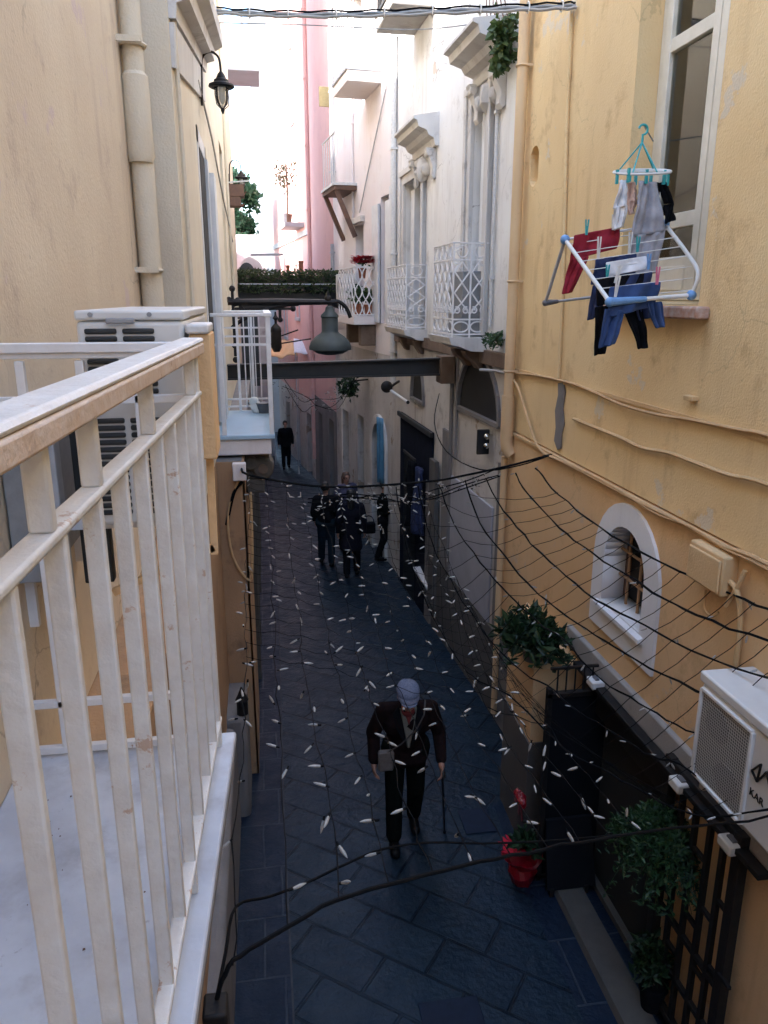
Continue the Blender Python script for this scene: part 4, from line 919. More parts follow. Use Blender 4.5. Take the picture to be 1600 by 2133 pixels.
part('arm', mb, 'black_iron', sl)
mb = MB(); mb.tube(smoothline([(-.40, LY, za-.35), (-.2, LY, za-.22), (.2, LY, za-.07), (.55, LY, za-.03)]), [.03]*13, 6); mb.tube(smoothline([(cx, LY, za), (cx+.12, LY, za+.01), (cx+.24, LY, za-.08), (cx+.30, LY, za-.22)]), .03, 6)
mb.tube([(-.30+.09*math.cos(a*.5), LY, za-.13+.09*math.sin(a*.5)) for a in range(11)], .012, 6)
part('scroll', mb, 'black_iron', sl)
mb = MB(); mb.bar((-.37, LY, za-.75), (-.37, LY, za+.16), .04, .04)
for p in ((-.37, LY, za+.18), (-.42, LY, za+.03), (-.30, LY, za+.02), (-.37, LY, za-.6), (-.37, LY, za-.8)): mb.ball(p, .045, .03, .045, 8, 6)
part('wall_bracket', mb, 'black_iron', sl, bevel=.004)
# second, smaller lamp farther
s2 = thing('hanging_lantern', 'small black lantern with a spiked finial behind the corner of the small balcony', 'lantern', (.2, 12.6, 4))
q = at(575, 690, Y=12.6)
mb = MB(); mb.lathe([(.012, .30), (.02, .24), (.05, .20), (.02, .17), (.02, .12), (.075, .06), (.085, .0), (.08, -.02), (.085, -.25), (.05, -.32)], q, 12); part('body', mb, 'black_iron', s2)
mb = MB(); mb.tube([q+V((0, 0, -.1)), q+V((.35, .0, .02))], .012, 6); mb.tube([q+V((0, 0, -.2)), q+V((.55, .0, -.12))], .012, 6); mb.tube([q+V((-.6, 0, -.2)), q+V((0, 0, -.2))], .02, 6); part('stay', mb, 'black_iron', s2)
q = at(583, 643, Y=13.4); cbk = thing('iron_cross', 'wrought iron bracket end with a cross shaped tip beneath the lamp arm', 'bracket', q)
mb = MB(); mb.bar((-.44, 13.4, q.z), q+V((.25, 0, 0)), .045, .045); mb.bar(q+V((0, 0, -.16)), q+V((0, 0, .13)), .05, .05); mb.ball(q+V((.22, 0, 0)), .05, n=8, m=6); mb.ball(q+V((0, 0, -.18)), .045, n=8, m=6); part('bar', mb, 'black_iron', cbk)
# steel beam bracing the alley
BY = 9.6
b1 = at(945, 745, Y=BY); b2 = at(945, 782, Y=BY); b3 = at(575, 757, Y=BY); b4 = at(575, 790, Y=BY)
tl = lambda X, p, r: p.z+(r.z-p.z)*(X-p.x)/(r.x-p.x)
xL, xR = -.42, 2.41
bm_ = thing('steel_beam', 'dark steel beam bracing the two sides of the alley', 'beam', (1, BY, 3.8))
mb = MB()
for y0, y1, k0, k1 in ((BY, BY+.16, 0, .09), (BY, BY+.16, .91, 1), (BY+.06, BY+.09, .05, .95)):
    P = lambda X, k: tl(X, b4, b2)+(tl(X, b3, b1)-tl(X, b4, b2))*k
    mb.hexa([(xL, y0, P(xL, k0)), (xR, y0, P(xR, k0)), (xR, y1, P(xR, k0)), (xL, y1, P(xL, k0)), (xL, y0, P(xL, k1)), (xR, y0, P(xR, k1)), (xR, y1, P(xR, k1)), (xL, y1, P(xL, k1))])
part('girder', mb, 'beam_steel', bm_)
mb = MB(); mb.bx(2.22, 2.40, BY-.05, BY+.25, b2.z-.10, b1.z+.02); part('end_plate', mb, 'rust_stone', bm_, bevel=.01)
# ------------------------------------------------------------------ overhead cable bundle
for k, (dz, r, m_, lab) in enumerate(((0, .022, 'cable_grey', 'thick grey cable bundle strapped across the alley at the top'), )):
    bl = at(352, 8, Y=7.6); br = at(1200, 14, X=2.48)
    cbd = thing('cable_bundle', lab, 'cable', bl)
    pts = []
    for u, v in ((345, 0), (375, 20), (450, 24), (520, 28), (600, 31), (700, 31), (800, 29), (900, 25), (1000, 21), (1100, 17), (1170, 14), (1200, 13)):
        pts.append(atp(u, v, (bl.x, bl.y), (br.x, br.y)))
    for j, (dy, dzz) in enumerate(((0, .0), (.03, .012), (-.02, -.018), (.01, .03))):
        mb = MB(); mb.tube([p+V((0, dy, dzz+.006*math.sin(i*1.7+j*2))) for i, p in enumerate(smoothline(pts))], (.017, .012, .012, .007)[j], 6); part('strand', mb, ('cable_grey', 'cable_black', 'concrete', 'cable_black')[j], cbd)
    for i in range(2, 11):
        p = pts[i]; mb = MB(); mb.tube([p+V((.045*0, .034*math.cos(a*.7854), .040*math.sin(a*.7854)+.005)) for a in range(8)], .006, 5, closed=True); part('cable_tie', mb, 'white_plastic', cbd)
cable('thin_wire', [at(345, 45, Y=9), at(640, 52, Y=9.5), at(860, 62, Y=9.5), at(1000, 48, Y=9)], .006, 'cable_grey', 'thin grey wire sagging just below the cable bundle')

# ------------------------------------------------------------------ right: white house with stone pediments
W2 = Wall((2.5, S1), (2.28, 13.5)); W3 = Wall((2.28, 13.52), (1.75, 18.7)); W4 = Wall((1.75, 18.72), (1.47, 22.5)); W5 = Wall((1.47, 22.52), (.62, 30.2))
def body(W, depth, z0, z1, mat, parent):
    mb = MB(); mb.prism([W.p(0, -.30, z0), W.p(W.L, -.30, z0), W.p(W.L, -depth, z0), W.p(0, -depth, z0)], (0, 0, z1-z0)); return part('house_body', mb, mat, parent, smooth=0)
wh = thing('white_house', 'weathered white house on the right with pediments and ornate balconies', 'house', W2.p(3, -1, 0))
ZB = 4.05
dA = [W2.hit(1013, 450)[0], W2.hit(984, 450)[0]]; dAz = W2.hit(1000, 214)[1]
dB = [W2.hit(882, 420)[0], W2.hit(846, 420)[0]]; dBz = W2.hit(868, 372)[1]
part('upper_wall', plate(W2, rect(0, W2.L, ZB, 13.5), [rect(dA[0], dA[1], 4.2, dAz), rect(dB[0], dB[1], 4.2, dBz)], 0, .30), 'white_plaster', wh, smooth=0)
lu1 = [W2.hit(u, v) for u, v in ((1042, 893), (955, 835))]
LA0, LA1, LAZ = lu1[0][0], lu1[1][0], 3.27
LB0, LB1 = W2.hit(884, 850)[0], W2.hit(858, 850)[0]
def halfround(t0, t1, z, h, n=14):
    c = (t0+t1)/2; r = (t1-t0)/2
    return [(t0, z), (t1, z)]+[(c+r*math.cos(math.pi*i/n), z+h*math.sin(math.pi*i/n)) for i in range(1, n)]
part('lower_wall', plate(W2, rect(0, W2.L, -.8, ZB-.003), [halfround(LA0, LA1, LAZ, .70), halfround(LB0, LB1, LAZ-.2, .6), rect(3.95, 4.75, -.7, 2.2)], 0, .30), 'white_dirty', wh, smooth=0)
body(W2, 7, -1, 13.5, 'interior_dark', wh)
mb = MB(); W2.box(mb, 0, 2.9, .001, .03, -.8, .95); part('dark_plinth', mb, 'dark_render', wh, smooth=0)
for a_, b_, o_ in ((0, .16, .04), (2.15, 2.45, .03)): mb = MB(); W2.box(mb, a_, b_, .0, o_, .95, 2.9); part('pilaster', mb, 'grey_render', wh, smooth=0)
mb = MB(); W2.box(mb, .34, 2.0, .002, .03, .96, 2.35); part('door_panel', mb, 'door_panel', wh, bevel=.01)
mb = MB(); W2.box(mb, 2.6, 2.9, .03, .09, .2, 2.4); part('dark_post', mb, 'dark_render', wh)
mb = MB(); W2.box(mb, 2.95, 3.25, .01, .05, -.5, 2.0); part('door_leaf', mb, 'grey_render', wh)
for t0, t1, z, h in ((LA0, LA1, LAZ, .70), (LB0, LB1, LAZ-.2, .6)):
    mb = MB(); W2.prism(mb, halfround(t0, t1, z, h), -.06, -.015); lu = part('lunette', mb, 'lunette_dark', wh)
    mb = MB(); hp = halfround(t0, t1, z, h)
    for (a, b), (c, d) in zip(hp, hp[1:]+hp[:1]): mb.bar(W2.p(a, .01, b), W2.p(c, .01, d), .05, .05, up=W2.n)
    part('lunette_rim', mb, 'grey_render', lu)
mb = MB(); W2.box(mb, -.0, W2.L, .0, .05, ZB-.16, ZB-.004); part('string_course', mb, 'rust_stone', wh, bevel=.01)
mb = MB(); W2.tube(mb, [(2.05, .03, 3.95), (2.05, .03, 1.0)], .025, 8); W2.tube(mb, [(1.80, .03, 3.95), (1.80, .03, 2.6)], .018, 8); part('wall_pipe', mb, 'grey_render', wh)
def door_unit(t0, t1, z0, z1, hood_z, hs, he, proj, sc=1.):
    mb = MB(); m = .17*sc
    for a, b in ((t0-m, t0), (t1, t1+m)): W2.box(mb, a, b, 0, .05, z0, z1+m)
    W2.box(mb, t0, t1, 0, .05, z1+.001, z1+m)
    for a, b in ((t0-m-.04, t0-m+.05), (t1+m-.05, t1+m+.04)): W2.box(mb, a, b, .05, .075, z0, z1+m)
    W2.box(mb, t0-m-.04, t1+m+.04, .05, .08, z1+m-.05, z1+m+.03); d = part('window', mb, 'stone_trim', wh, bevel=.008)
    mb = MB(); W2.box(mb, t0, t1, -.29, -.25, z0, z1); part('window_pane', mb, 'interior_dark', d)
    mb = MB(); W2.box(mb, t0, t0+.07, -.25, -.20, z0, z1); W2.box(mb, t1-.07, t1, -.25, -.20, z0, z1); W2.box(mb, t0+.07, t1-.07, -.25, -.2, z1-.08, z1); W2.box(mb, t1-.30, t1-.071, -.24, -.06, z0, z1-.09); part('window_frame', mb, 'shutter_white', d, bevel=.004)
    pr = [(0, -.34), (.05, -.34), (.07, -.25), (.16*proj/.4, -.22), (.2*proj/.4, -.16), (proj*.82, -.12), (proj*.86, -.05), (proj, -.03), (proj, .0), (0, .06)]
    mb = MB(); sweep(W2, pr, hs, hood_z, he, hood_z, mb); hd = part('pediment', mb, 'stone_trim', wh)
    for tt in (hs+.12, he-.20):
        mb = MB()
        P = [(0, -.345), (.0, -.70), (.04, -.73), (.07, -.68), (.06, -.58), (.13, -.44), (.17, -.345)]
        mb.prism([W2.p(tt, o*proj/.4, hood_z+z_) for o, z_ in P], W2.d*.13)
        mb.tube([W2.p(tt-.01, .11*proj/.4, hood_z-.41), W2.p(tt+.14, .11*proj/.4, hood_z-.41)], .045, 10)
        part('console', mb, 'stone_trim', hd, bevel=.01)
    c = (hs+he)/2
    mb = MB(); mb.ball(W2.p(c, .05, hood_z-.55), .10, .09, .16, 12, 8); mb.ball(W2.p(c+.2, .03, hood_z-.56), .10, .06, .09); mb.ball(W2.p(c-.2, .03, hood_z-.56), .10, .06, .09)
    for v in mb.v: v += noise.noise_vector(v*11)*.03
    part('carving', mb, 'stone_trim', hd); return d
pa = [W2.hit(982, 40, .4), W2.hit(923, 138, .4)]
door_unit(dA[0], dA[1], 4.2, dAz, pa[0][1], pa[0][0]-.05, pa[1][0], .4)
pb = [W2.hit(862, 240, .34), W2.hit(820, 296, .34)]
door_unit(dB[0], dB[1], 4.2, dBz, pb[0][1], pb[0][0], pb[1][0], .34)
# ornate balconies
def ornate(W, t0, t1, pr, zf, h, label, lean=.05):
    o_ = pr; t = thing('balcony', label, 'balcony', W.p((t0+t1)/2, pr/2, zf))
    mb = MB(); sp = [(0, -.16), (pr*.5, -.15), (pr*.8, -.1), (pr+.02, -.08), (pr+.05, -.0), (0, 0)]
    n = len(sp); k = len(mb.v)
    sweep(W, sp, t0-.06, zf, t1+.06, zf, mb); part('slab', mb, 'stone_trim', t)
    mb = MB(); sweep(W, [(0, -.36), (.05, -.36), (.10, -.29), (pr*.45, -.23), (pr*.55, -.161), (0, -.161)], t0+.1, zf, t0+.28, zf, mb); part('corbel', mb, 'rust_stone', t, bevel=.01); mb = MB(); sweep(W, [(0, -.36), (.05, -.36), (.10, -.29), (pr*.45, -.23), (pr*.55, -.161), (0, -.161)], t1-.28, zf, t1-.1, zf, mb); part('corbel', mb, 'rust_stone', t, bevel=.01)
    C0 = W.p(t0, .01, 0); C1 = W.p(t0, pr, 0); C2 = W.p(t1, pr, 0); C3 = W.p(t1, .01, 0)
    def pan(A, B, wn):
        m = MB(); A = A+V((0, 0, 0 if wn else .004)); B = B+V((0, 0, 0 if wn else .004)); d = (B-A); L = d.length; d.normalize(); Q = lambda x, z: A+d*x+V((0, 0, zf+z)); nn = d.cross(V((0, 0, 1)))
        Bz = lambda z: z+.0
        r = .0115
        for z in (.03, .19, h-.17): m.bar(Q(0, z), Q(L, z), .020, .016)
        m.bar(Q(-.01, h), Q(L+.01, h), .03, .014)
        nd = max(1, round(L/(.21 if wn else .19))); w = L/nd
        for i in range(nd+1) if wn else range(1, nd): m.bar(Q(i*w, .0), Q(i*w, h-.008), .017, .017)
        for i in range(nd):
            x0 = i*w; x1 = x0+w; xc = x0+w/2; z0, z1 = .36, h-.19
            hh = (z1-z0)/2
            for zz in (z0, z0+hh):
                for p, q in (((x0+.015, zz+hh/2), (xc, zz+hh)), ((xc, zz+hh), (x1-.015, zz+hh/2)), ((x1-.015, zz+hh/2), (xc, zz)), ((xc, zz), (x0+.015, zz+hh/2))): m.tube([Q(*p), Q(*q)], r*.8, 5)
            rr = min(.055, w*.2)
            for sgn in (-1, 1):
                m.tube([Q(xc+sgn*(w*.27)+sgn*rr*(1-a/22)*math.cos(a*.55+1.2), .285+rr*(1-a/22)*math.sin(a*.55+1.2)) for a in range(16)], r*.75, 5)
                m.tube([Q(xc, z0), Q(xc+sgn*w*.2, z0-.04), Q(xc+sgn*w*.46, .25)], r*.7, 5)
            m.tube([Q(xc+w*.44*math.cos(a*.3491), .11+.055*math.sin(a*.3491)) for a in range(18)], r*.75, 5, closed=True)
            m.tube([Q(xc+w*.30*math.cos(a*.3491), h-.085+.06*math.sin(a*.3491)) for a in range(18)], r*.6, 5, closed=True)
        return m
    part('railing_panel', pan(C0, C1, True), 'white_iron', t); part('railing_panel', pan(C1, C2, False), 'white_iron', t); part('railing_panel', pan(C3, C2, True), 'white_iron', t)
    return t
bA0 = W2.hit(1014, 700)[0]; zA = W2.hit(1014, 702)[1]; hA = W2.hit(1014, 508)[1]-zA
oA = (W2.p(bA0, 0, 0)-at(941, 702, Y=W2.p(bA0, 0, 0).y)).x; oA = max(.3, min(.5, oA))
ornate(W2, bA0, W2.hit(903, 690, oA)[0], oA, zA, hA, 'ornate white iron balcony nearest the yellow house, diamond pattern')
zBc = W2.hit(888, 686)[1]; bB0 = W2.hit(888, 686)[0]; hB = W2.hit(888, 552)[1]-zBc
ornate(W2, bB0, W2.hit(808, 680, .30)[0], .30, zBc, hB, 'second ornate white iron balcony below the farther pediment')
# things on balcony A
mb = MB(); q = W2.p(bA0+.45, .12, zA); W2.box(mb, bA0+.12, bA0+.75, .03, .26, zA+.02, zA+.70); single('balcony_cabinet', mb, 'ac_grey', 'grey cabinet behind the diamond railing of the nearest ornate balcony', 'cabinet', q, bevel=.01)
# ivy
iv = thing('ivy', 'green ivy hanging over the pediment beside the orange drainpipe', 'plant', W2.p(.3, .1, 7.2))
mb = MB(); pts = []
p0 = W2.hit(1050, 40, .15)
for _ in range(560):
    uu = random.uniform(1032, 1072); vv = random.uniform(20, 135)
    if noise.noise(V((uu*.05, vv*.04, 0)))+(uu-1052)/60-abs(vv-75)/160 < -.38: continue
    oo = random.uniform(.05, .28); s_, z_ = W2.hit(uu, vv, oo); pts.append(W2.p(max(s_, .02), oo, z_))
leaves(mb, pts, .05, long=1.6, up=-.4); part('foliage', mb, 'leaf_ivy', iv, smooth=0)
mb = MB()
for q in range(6): s_ = .15+.1*q; mb.tube(smoothline([W2.p(s_, .05, 7.75), W2.p(s_+.05, .16, 7.4), W2.p(s_-.03, .12, 7.0), W2.p(s_+.02, .08, 6.8)]), .006, 5)
part('stem', mb, 'wood_brown', iv)
wd = thing('wall_weed', 'small green weed on the ledge under the nearest ornate balcony', 'plant', W2.p(.2, .05, 4.1))
mb = MB(); leaves(mb, blob(W2.p(.28, .1, 4.18), .14, .12, .10, 120), .03); part('foliage', mb, 'leaf_pot', wd, smooth=0)
# spot lights
q = at(1012, 918, Y=8.1); sp = thing('twin_spotlight', 'pair of shiny bulbs on a dark box beside the drainpipe outlet', 'lamp', q)
mb = MB(); mb.bx(q.x-.09, q.x+.05, q.y+.02, q.y+.06, q.z-.16, q.z+.12); part('back_box', mb, 'lunette_dark', sp, bevel=.01)
for dz in (-.05, .05): mb = MB(); mb.ball(q+V((0, -.02, dz)), .036, .045, .036, 12, 8); part('light_bulb', mb, 'chrome', sp)
mb = MB(); mb.tube(smoothline([q+V((.04, 0, .06)), q+V((.1, 0, .07)), q+V((.14, 0, .13)), q+V((.16, .0, .2))]), .012, 6); part('arm', mb, 'chrome', sp)
cable('hook_cable', [at(1000, 770, Y=8.2), at(1030, 772, Y=8.0), at(1060, 778, Y=7.6)], .016, 'pipe_grey', 'grey cable end with clips under the nearest ornate balcony')
# fluorescent tube sign arm, awning, bars of the shops
q0, q1 = at(812, 812, Y=12.6), at(850, 838, Y=12.0)
ft = thing('tube_light', 'slanting white tube light on a dark holder under the second ornate balcony', 'lamp', q0)
mb = MB(); mb.tube([q0, q1], .022, 8); part('tube', mb, 'white_plastic', ft)
mb = MB(); mb.ball(q0+V((-.05, 0, .05)), .10, .08, .10, 10, 8); mb.ball(q1, .03, n=8, m=6); mb.bar(q0+V((0, 0, .04)), W2.p(W2.L-.5, 0, q0.z+.1), .03, .03); part('holder', mb, 'black_iron', ft)
sf0, sf1 = W2.hit(905, 930)[0], W2.hit(838, 905)[0]
mb = MB(); W2.box(mb, sf0, sf1, .004, .035, -.4, 2.75); part('shop_front', mb, 'tarp_navy', wh, bevel=.01)
mb = MB(); W2.box(mb, sf0-.06, sf1+.06, .036, .08, 2.68, 2.76); part('shop_fascia', mb, 'beam_steel', wh, bevel=.01)
for i, (t_, lab, mt) in enumerate(((sf0+.25, 'dark navy coat hanging nearest at the dark shop front', 'navy_cloth'), (sf0+.75, 'black coat hanging farther in at the dark shop front', 'black_cloth'))):
    mb = MB(); panel(mb, W2.p(t_, .10, 2.15), W2.p(t_+.28, .13, 2.15), W2.p(t_-.06, .10, 1.15), W2.p(t_+.34, .16, 1.1), .035, i*2, 14, 14, W2.n); single('hanging_coat', mb, mt, lab, 'clothing', W2.p(t_, .1, 1.6), 'coats hanging at the shop front', smooth=60, solid=.04)
grl = thing('shop_grille', 'tall dark barred grille on the shop front behind the people', 'grille', W2.p(4.3, .04, 1))
for i in range(10): mb = MB(); t_ = 3.98+i*.085; mb.tube([W2.p(t_, .04, -.35), W2.p(t_, .04, 2.15)], .012, 6); part('bar', mb, 'beam_steel', grl)
for z_ in (2.15, -.3): mb = MB(); mb.bar(W2.p(3.95, .04, z_), W2.p(4.78, .04, z_), .04, .04); part('rail', mb, 'beam_steel', grl)
mb = MB(); mb.bar(at(868, 1182, Y=11.2), at(905, 1238, Y=10.4), .12, .03); single('white_plank', mb, 'pipe_white', 'narrow white plank lying along the foot of the right wall', 'plank', W2.p(3, .2, -.1))
# pipes on the white house
def pipe(W, t, o, z0, z1, r, mat, label, name='drainpipe'):
    th = thing(name, label, 'drainpipe', W.p(t, o, z0)); m = MB(); W.tube(m, [(t, o, z0), (t, o, z1)], r, 10); part('pipe', m, mat, th)
    z = z0+.5
    while z < z1: m = MB(); W.box(m, t-r-.012, t+r+.012, .0, o+r+.008, z-.015, z+.015); part('bracket', m, mat, th); z += 1.6
    return th
pipe(W2, W2.L-.25, .06, 3.2, 13, .05, 'pipe_white', 'white drainpipe at the far end of the house with pediments')
pipe(W2, W2.hit(826, 300)[0], .05, 5.0, 13, .03, 'pipe_grey', 'thin grey pipe beside the farther pediment')
pipe(W2, W2.hit(1036, 400)[0], .03, 4.3, 6.6, .018, 'pipe_white', 'thin white pipe next to the nearest pediment window')
# upper balcony slab on the white house
sF = thing('balcony', 'high white balcony seen from below near the top right of the alley', 'balcony', W2.p(4.4, .3, 8))
f0 = W2.hit(784, 66, .55); zf = f0[1]
mb = MB(); W2.box(mb, f0[0]-1.15, f0[0], 0, .55, zf-.02, zf+.16); part('slab', mb, 'concrete', sF, bevel=.01)
mb = MB(); W2.box(mb, f0[0]-1.17, f0[0]+.02, .50, .57, zf+.161, zf+.20); part('edge', mb, 'beam_steel', sF)
for i in range(12): mb = MB(); t_ = f0[0]-1.1+i*.1; W2.tube(mb, [(t_, .53, zf+.2), (t_, .53, zf+1.1)], .01, 5); part('baluster', mb, 'black_iron', sF)
mb = MB(); mb.bar(W2.p(f0[0]-1.15, .53, zf+1.1), W2.p(f0[0], .53, zf+1.1), .04, .03); part('handrail', mb, 'black_iron', sF)

# ------------------------------------------------------------------ pale pink house
ph = thing('pale_house', 'pale pinkish house in the middle distance with flower balcony', 'house', W3.p(2, -1, 0))
wins3 = [rect(2.2, 2.9, 4.1, 6.0), rect(2.2, 2.9, 8.0, 10.0)]
dc = [W3.hit(792, 560)[0], W3.hit(774, 560)[0]]
part('upper_wall', plate(W3, rect(0, W3.L, 3.6, 15), [rect(.20, .85, 4.15, 6.3)]+wins3, 0, .30), 'pale_pink', ph, smooth=0)
part('lower_wall', plate(W3, rect(0, W3.L, -1, 3.597), [arch(.5, 1.4, -.9, 2.3), rect(2.3, 2.9, -.9, 2.2), rect(3.8, 4.5, -.9, 2.1)], 0, .30), 'white_dirty', ph, smooth=0)
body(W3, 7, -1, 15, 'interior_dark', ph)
mb = MB(); W3.box(mb, .22, .50, -.2, .02, 4.16, 6.2); W3.box(mb, .10, .20, 0, .03, 4.15, 6.4); part('shutter', mb, 'shutter_white', ph)
mb = MB(); W3.box(mb, .85, 1.3, .02, .06, 4.16, 6.2); part('shutter', mb, 'shutter_white', ph)
for a, b, z0, z1 in ((2.1, 3.0, 6.02, 6.12), (2.1, 3.0, 10.02, 10.12)): mb = MB(); W3.box(mb, a, b, 0, .08, z0, z1); part('window_hood', mb, 'stone_trim', ph)
mb = MB(); ap = arch(.36, 1.54, -.9, 2.45, 12); 
part('arch_surround', plate(W3, arch(.36, 1.54, -.9, 2.45), [arch(.52, 1.38, -.95, 2.28)], .06, .06), 'stone_trim', ph, smooth=0)
q0, q1, q2, q3 = at(785, 868, Y=14.0), at(799, 872, Y=13.9), at(786, 1005, Y=14.0), at(798, 1008, Y=13.9)
mb = MB(); panel(mb, q0, q1, q2, q3, .02, 0, 8, 10, V((0, -1, 0))); single('blue_cloth_panel', mb, 'blue_door', 'long pale blue cloth hanging at the shop front behind the people', 'cloth', q0, solid=.02)
# flower balcony
sC0 = W3.hit(786, 650)[0]; zC = W3.hit(786, 658)[1]; oC = .42
fb = thing('balcony', 'balcony with thin crossed white bars and red flowers on its rail', 'balcony', W3.p(sC0+.6, .2, zC))
sC0 = max(sC0, .05); sC1 = sC0+1.5; hC = W3.hit(786, 556)[1]-zC
mb = MB(); W3.box(mb, sC0, sC1, 0, oC+.03, zC-.16, zC); part('slab', mb, 'pale_pink', fb, bevel=.01)
def lattice(A, B, n, bow):
    m = MB(); d = B-A
    for i in range(n):
        for s_ in (1, -1):
            pts = [A+d*((i+.5+s_*bow*math.sin(t*3*math.pi+math.pi/2*0))/n)+V((0, 0, zC+t*hC)) for t in [j/12 for j in range(13)]]; m.tube(pts, .011, 5)
    m.bar(A+V((0, 0, zC+hC)), B+V((0, 0, zC+hC)), .03, .02); m.bar(A+V((0, 0, zC+.02)), B+V((0, 0, zC+.02)), .025, .02); return m
part('railing_panel', lattice(W3.p(sC0, .02, 0), W3.p(sC0, oC, 0), 3, .5), 'white_iron', fb); part('railing_panel', lattice(W3.p(sC0, oC, 0), W3.p(sC1, oC, 0), 6, .5), 'white_iron', fb)
for a_ in (sC0+.1, sC1-.3): mb = MB(); W3.box(mb, a_, a_+.2, 0, .3, zC-.55, zC-.161); part('corbel', mb, 'rust_stone', fb, bevel=.02)
def potted(c, r, h, label, n, fr, leafm='leaf_pot', red=0, potm='terracotta', hang_=0):
    t = thing('potted_plant', label, 'plant', c); part('pot', pot(c, r, h), potm, t)
    m = MB(); leaves(m, blob(V(c)+V((0, 0, h+fr*.7)), fr, fr, fr*.9, n, .1), .035, up=.5, long=2); part('foliage', m, leafm, t, smooth=0)
    if red: part('flowers', flower(MB(), V(c)+V((0, 0, h+fr*1.1)), red, fr*1.15, .12), 'petal_red', t, smooth=0)
    return t
potted(W3.p(sC0+.1, .26, zC+hC-.20), .075, .18, 'bright red flowers in a pot hung on the crossed white balcony rail', 40, .13, red=64)
potted(W3.p(sC0+.25, .10, zC+.002), .09, .2, 'leafy plant in the right terracotta pot behind the crossed bars', 220, .2)
potted(W3.p(sC0+.25, .28, zC+.002), .09, .2, 'leafy plant in the middle terracotta pot behind the crossed bars', 240, .22)
potted(W3.p(sC0+.6, .22, zC+.002), .10, .22, 'tall green plant in the far pot on the flower balcony', 260, .24)
mb = MB(); W3.box(mb, sC1+.05, sC1+.75, .05, .33, zC+.25, zC+.8)
acf = thing('air_conditioner', 'small white air conditioner on the wall left of the red flowers', 'air conditioner', W3.p(sC1+.4, .2, zC+.3)); part('casing', mb, 'white_plastic', acf, bevel=.02)
mb = MB(); mb.tube([W3.p(sC1+.3+.2*math.cos(a*.5236), .335, zC+.52+.2*math.sin(a*.5236)) for a in range(12)], .012, 6, closed=True); part('fan_guard', mb, 'ac_grey', acf)
mb = MB(); W3.box(mb, sC1+.1, sC1+.7, 0, .3, zC+.2, zC+.245); part('bracket', mb, 'white_iron', acf)
# slab balconies D and E
sD = W3.hit(723, 144, .6); zD = sD[1]; sD2 = W3.hit(699, 198, .6)[0]
bd_ = thing('balcony', 'white balcony with grey underside high on the pale house', 'balcony', W3.p(sD[0], .3, zD)); mb = MB(); W3.box(mb, max(sD[0], .1), max(sD2, sD[0]+1.2), 0, .60, zD-.17, zD); part('slab', mb, 'pale_pink', bd_, bevel=.01)
mb = MB(); W3.box(mb, max(sD[0], .1)-.02, max(sD2, sD[0]+1.2)+.02, 0, .63, zD+.002, zD+.05); part('edge', mb, 'pipe_grey', bd_)
for i in range(7): mb = MB(); W3.tube(mb, [(max(sD[0], .1)+.02+i*.16, .58, zD+.05), (max(sD[0], .1)+.02+i*.16, .58, zD+1.0)], .011, 5); part('baluster', mb, 'pipe_grey', bd_)
mb = MB(); W3.tube(mb, [(max(sD[0], .1), .58, zD+1.0), (max(sD2, sD[0]+1.2), .58, zD+1.0)], .02, 6); part('handrail', mb, 'pipe_grey', bd_)
sE = W3.hit(697, 391, .45); zE = sE[1]; sE2 = W3.hit(672, 418, .45)[0]
be = thing('balcony', 'small balcony with dark brown underside and slanting strut', 'balcony', W3.p(sE[0], .2, zE)); mb = MB(); W3.box(mb, sE[0], sE2, 0, .45, zE-.03, zE+.05); part('slab', mb, 'wood_brown', be, bevel=.005)
mb = MB(); W3.box(mb, sE[0]-.02, sE2+.02, .40, .48, zE+.052, zE+.10); W3.box(mb, sE[0]-.03, sE[0]+.05, .0, .4, zE+.052, zE+.10); part('edge', mb, 'pipe_white', be)
for t_ in (sE[0]+.1, sE2-.1): mb = MB(); mb.bar(W3.p(t_, .4, zE-.03), W3.p(t_, .02, zE-.9), .10, .08); part('strut', mb, 'wood_brown', be)
for i in range(7): mb = MB(); t_ = sE[0]+.05+i*(sE2-sE[0]-.1)/6; W3.tube(mb, [(t_, .43, zE+.1), (t_, .43, zE+1.0)], .01, 5); part('baluster', mb, 'pipe_white', be)
mb = MB(); W3.tube(mb, [(sE[0], .43, zE+1.0), (sE2, .43, zE+1.0)], .018, 6); part('handrail', mb, 'pipe_white', be)
pipe(W3, W3.hit(697, 320)[0]-.05, .06, zE+.1, 14, .05, 'pipe_grey', 'long grey drainpipe at the far end of the pale house')
pipe(W3, W3.L-.12, .06, 3.5, zE-.9, .04, 'pipe_grey', 'grey pipe below the brown balcony of the pale house')
pipe(W3, W3.hit(737, 300)[0], .03, 5.8, 14, .022, 'pale_pink', 'thin pipe on the pale house above the red flowers')
q = W3.hit(681, 196, .15); tb = thing('meter_box', 'square tan box high on the corner of the pale house', 'meter box', W3.p(W3.L-.1, .2, q[1]))
mb = MB(); W3.box(mb, W3.L-.06, W3.L-.02, .02, .28, q[1]-.2, q[1]+.2); part('box', mb, 'tan_box', tb, bevel=.01); mb = MB(); W3.box(mb, W3.L-.065, W3.L-.061, .06, .24, q[1]-.15, q[1]+.15); part('lid', mb, 'tan_box', tb)
cable('thin_wire', [W3.p(.3, .03, 8.0), W3.p(1.6, .03, 6.9), W3.p(2.4, .03, 6.2)], .012, 'pipe_grey', 'grey wire slanting across the pale house below the high balcony')
hp_ = thing('hanging_plant', 'dark leafy plant hanging on the shaded wall under the flower balcony', 'plant', W3.p(2.2, .3, 2.8))
q = at(727, 805, Y=15.4); mb = MB(); leaves(mb, blob(q, .26, .22, .30, 420, .1), .05, up=-.2); part('foliage', mb, 'leaf_fern', hp_, smooth=0)
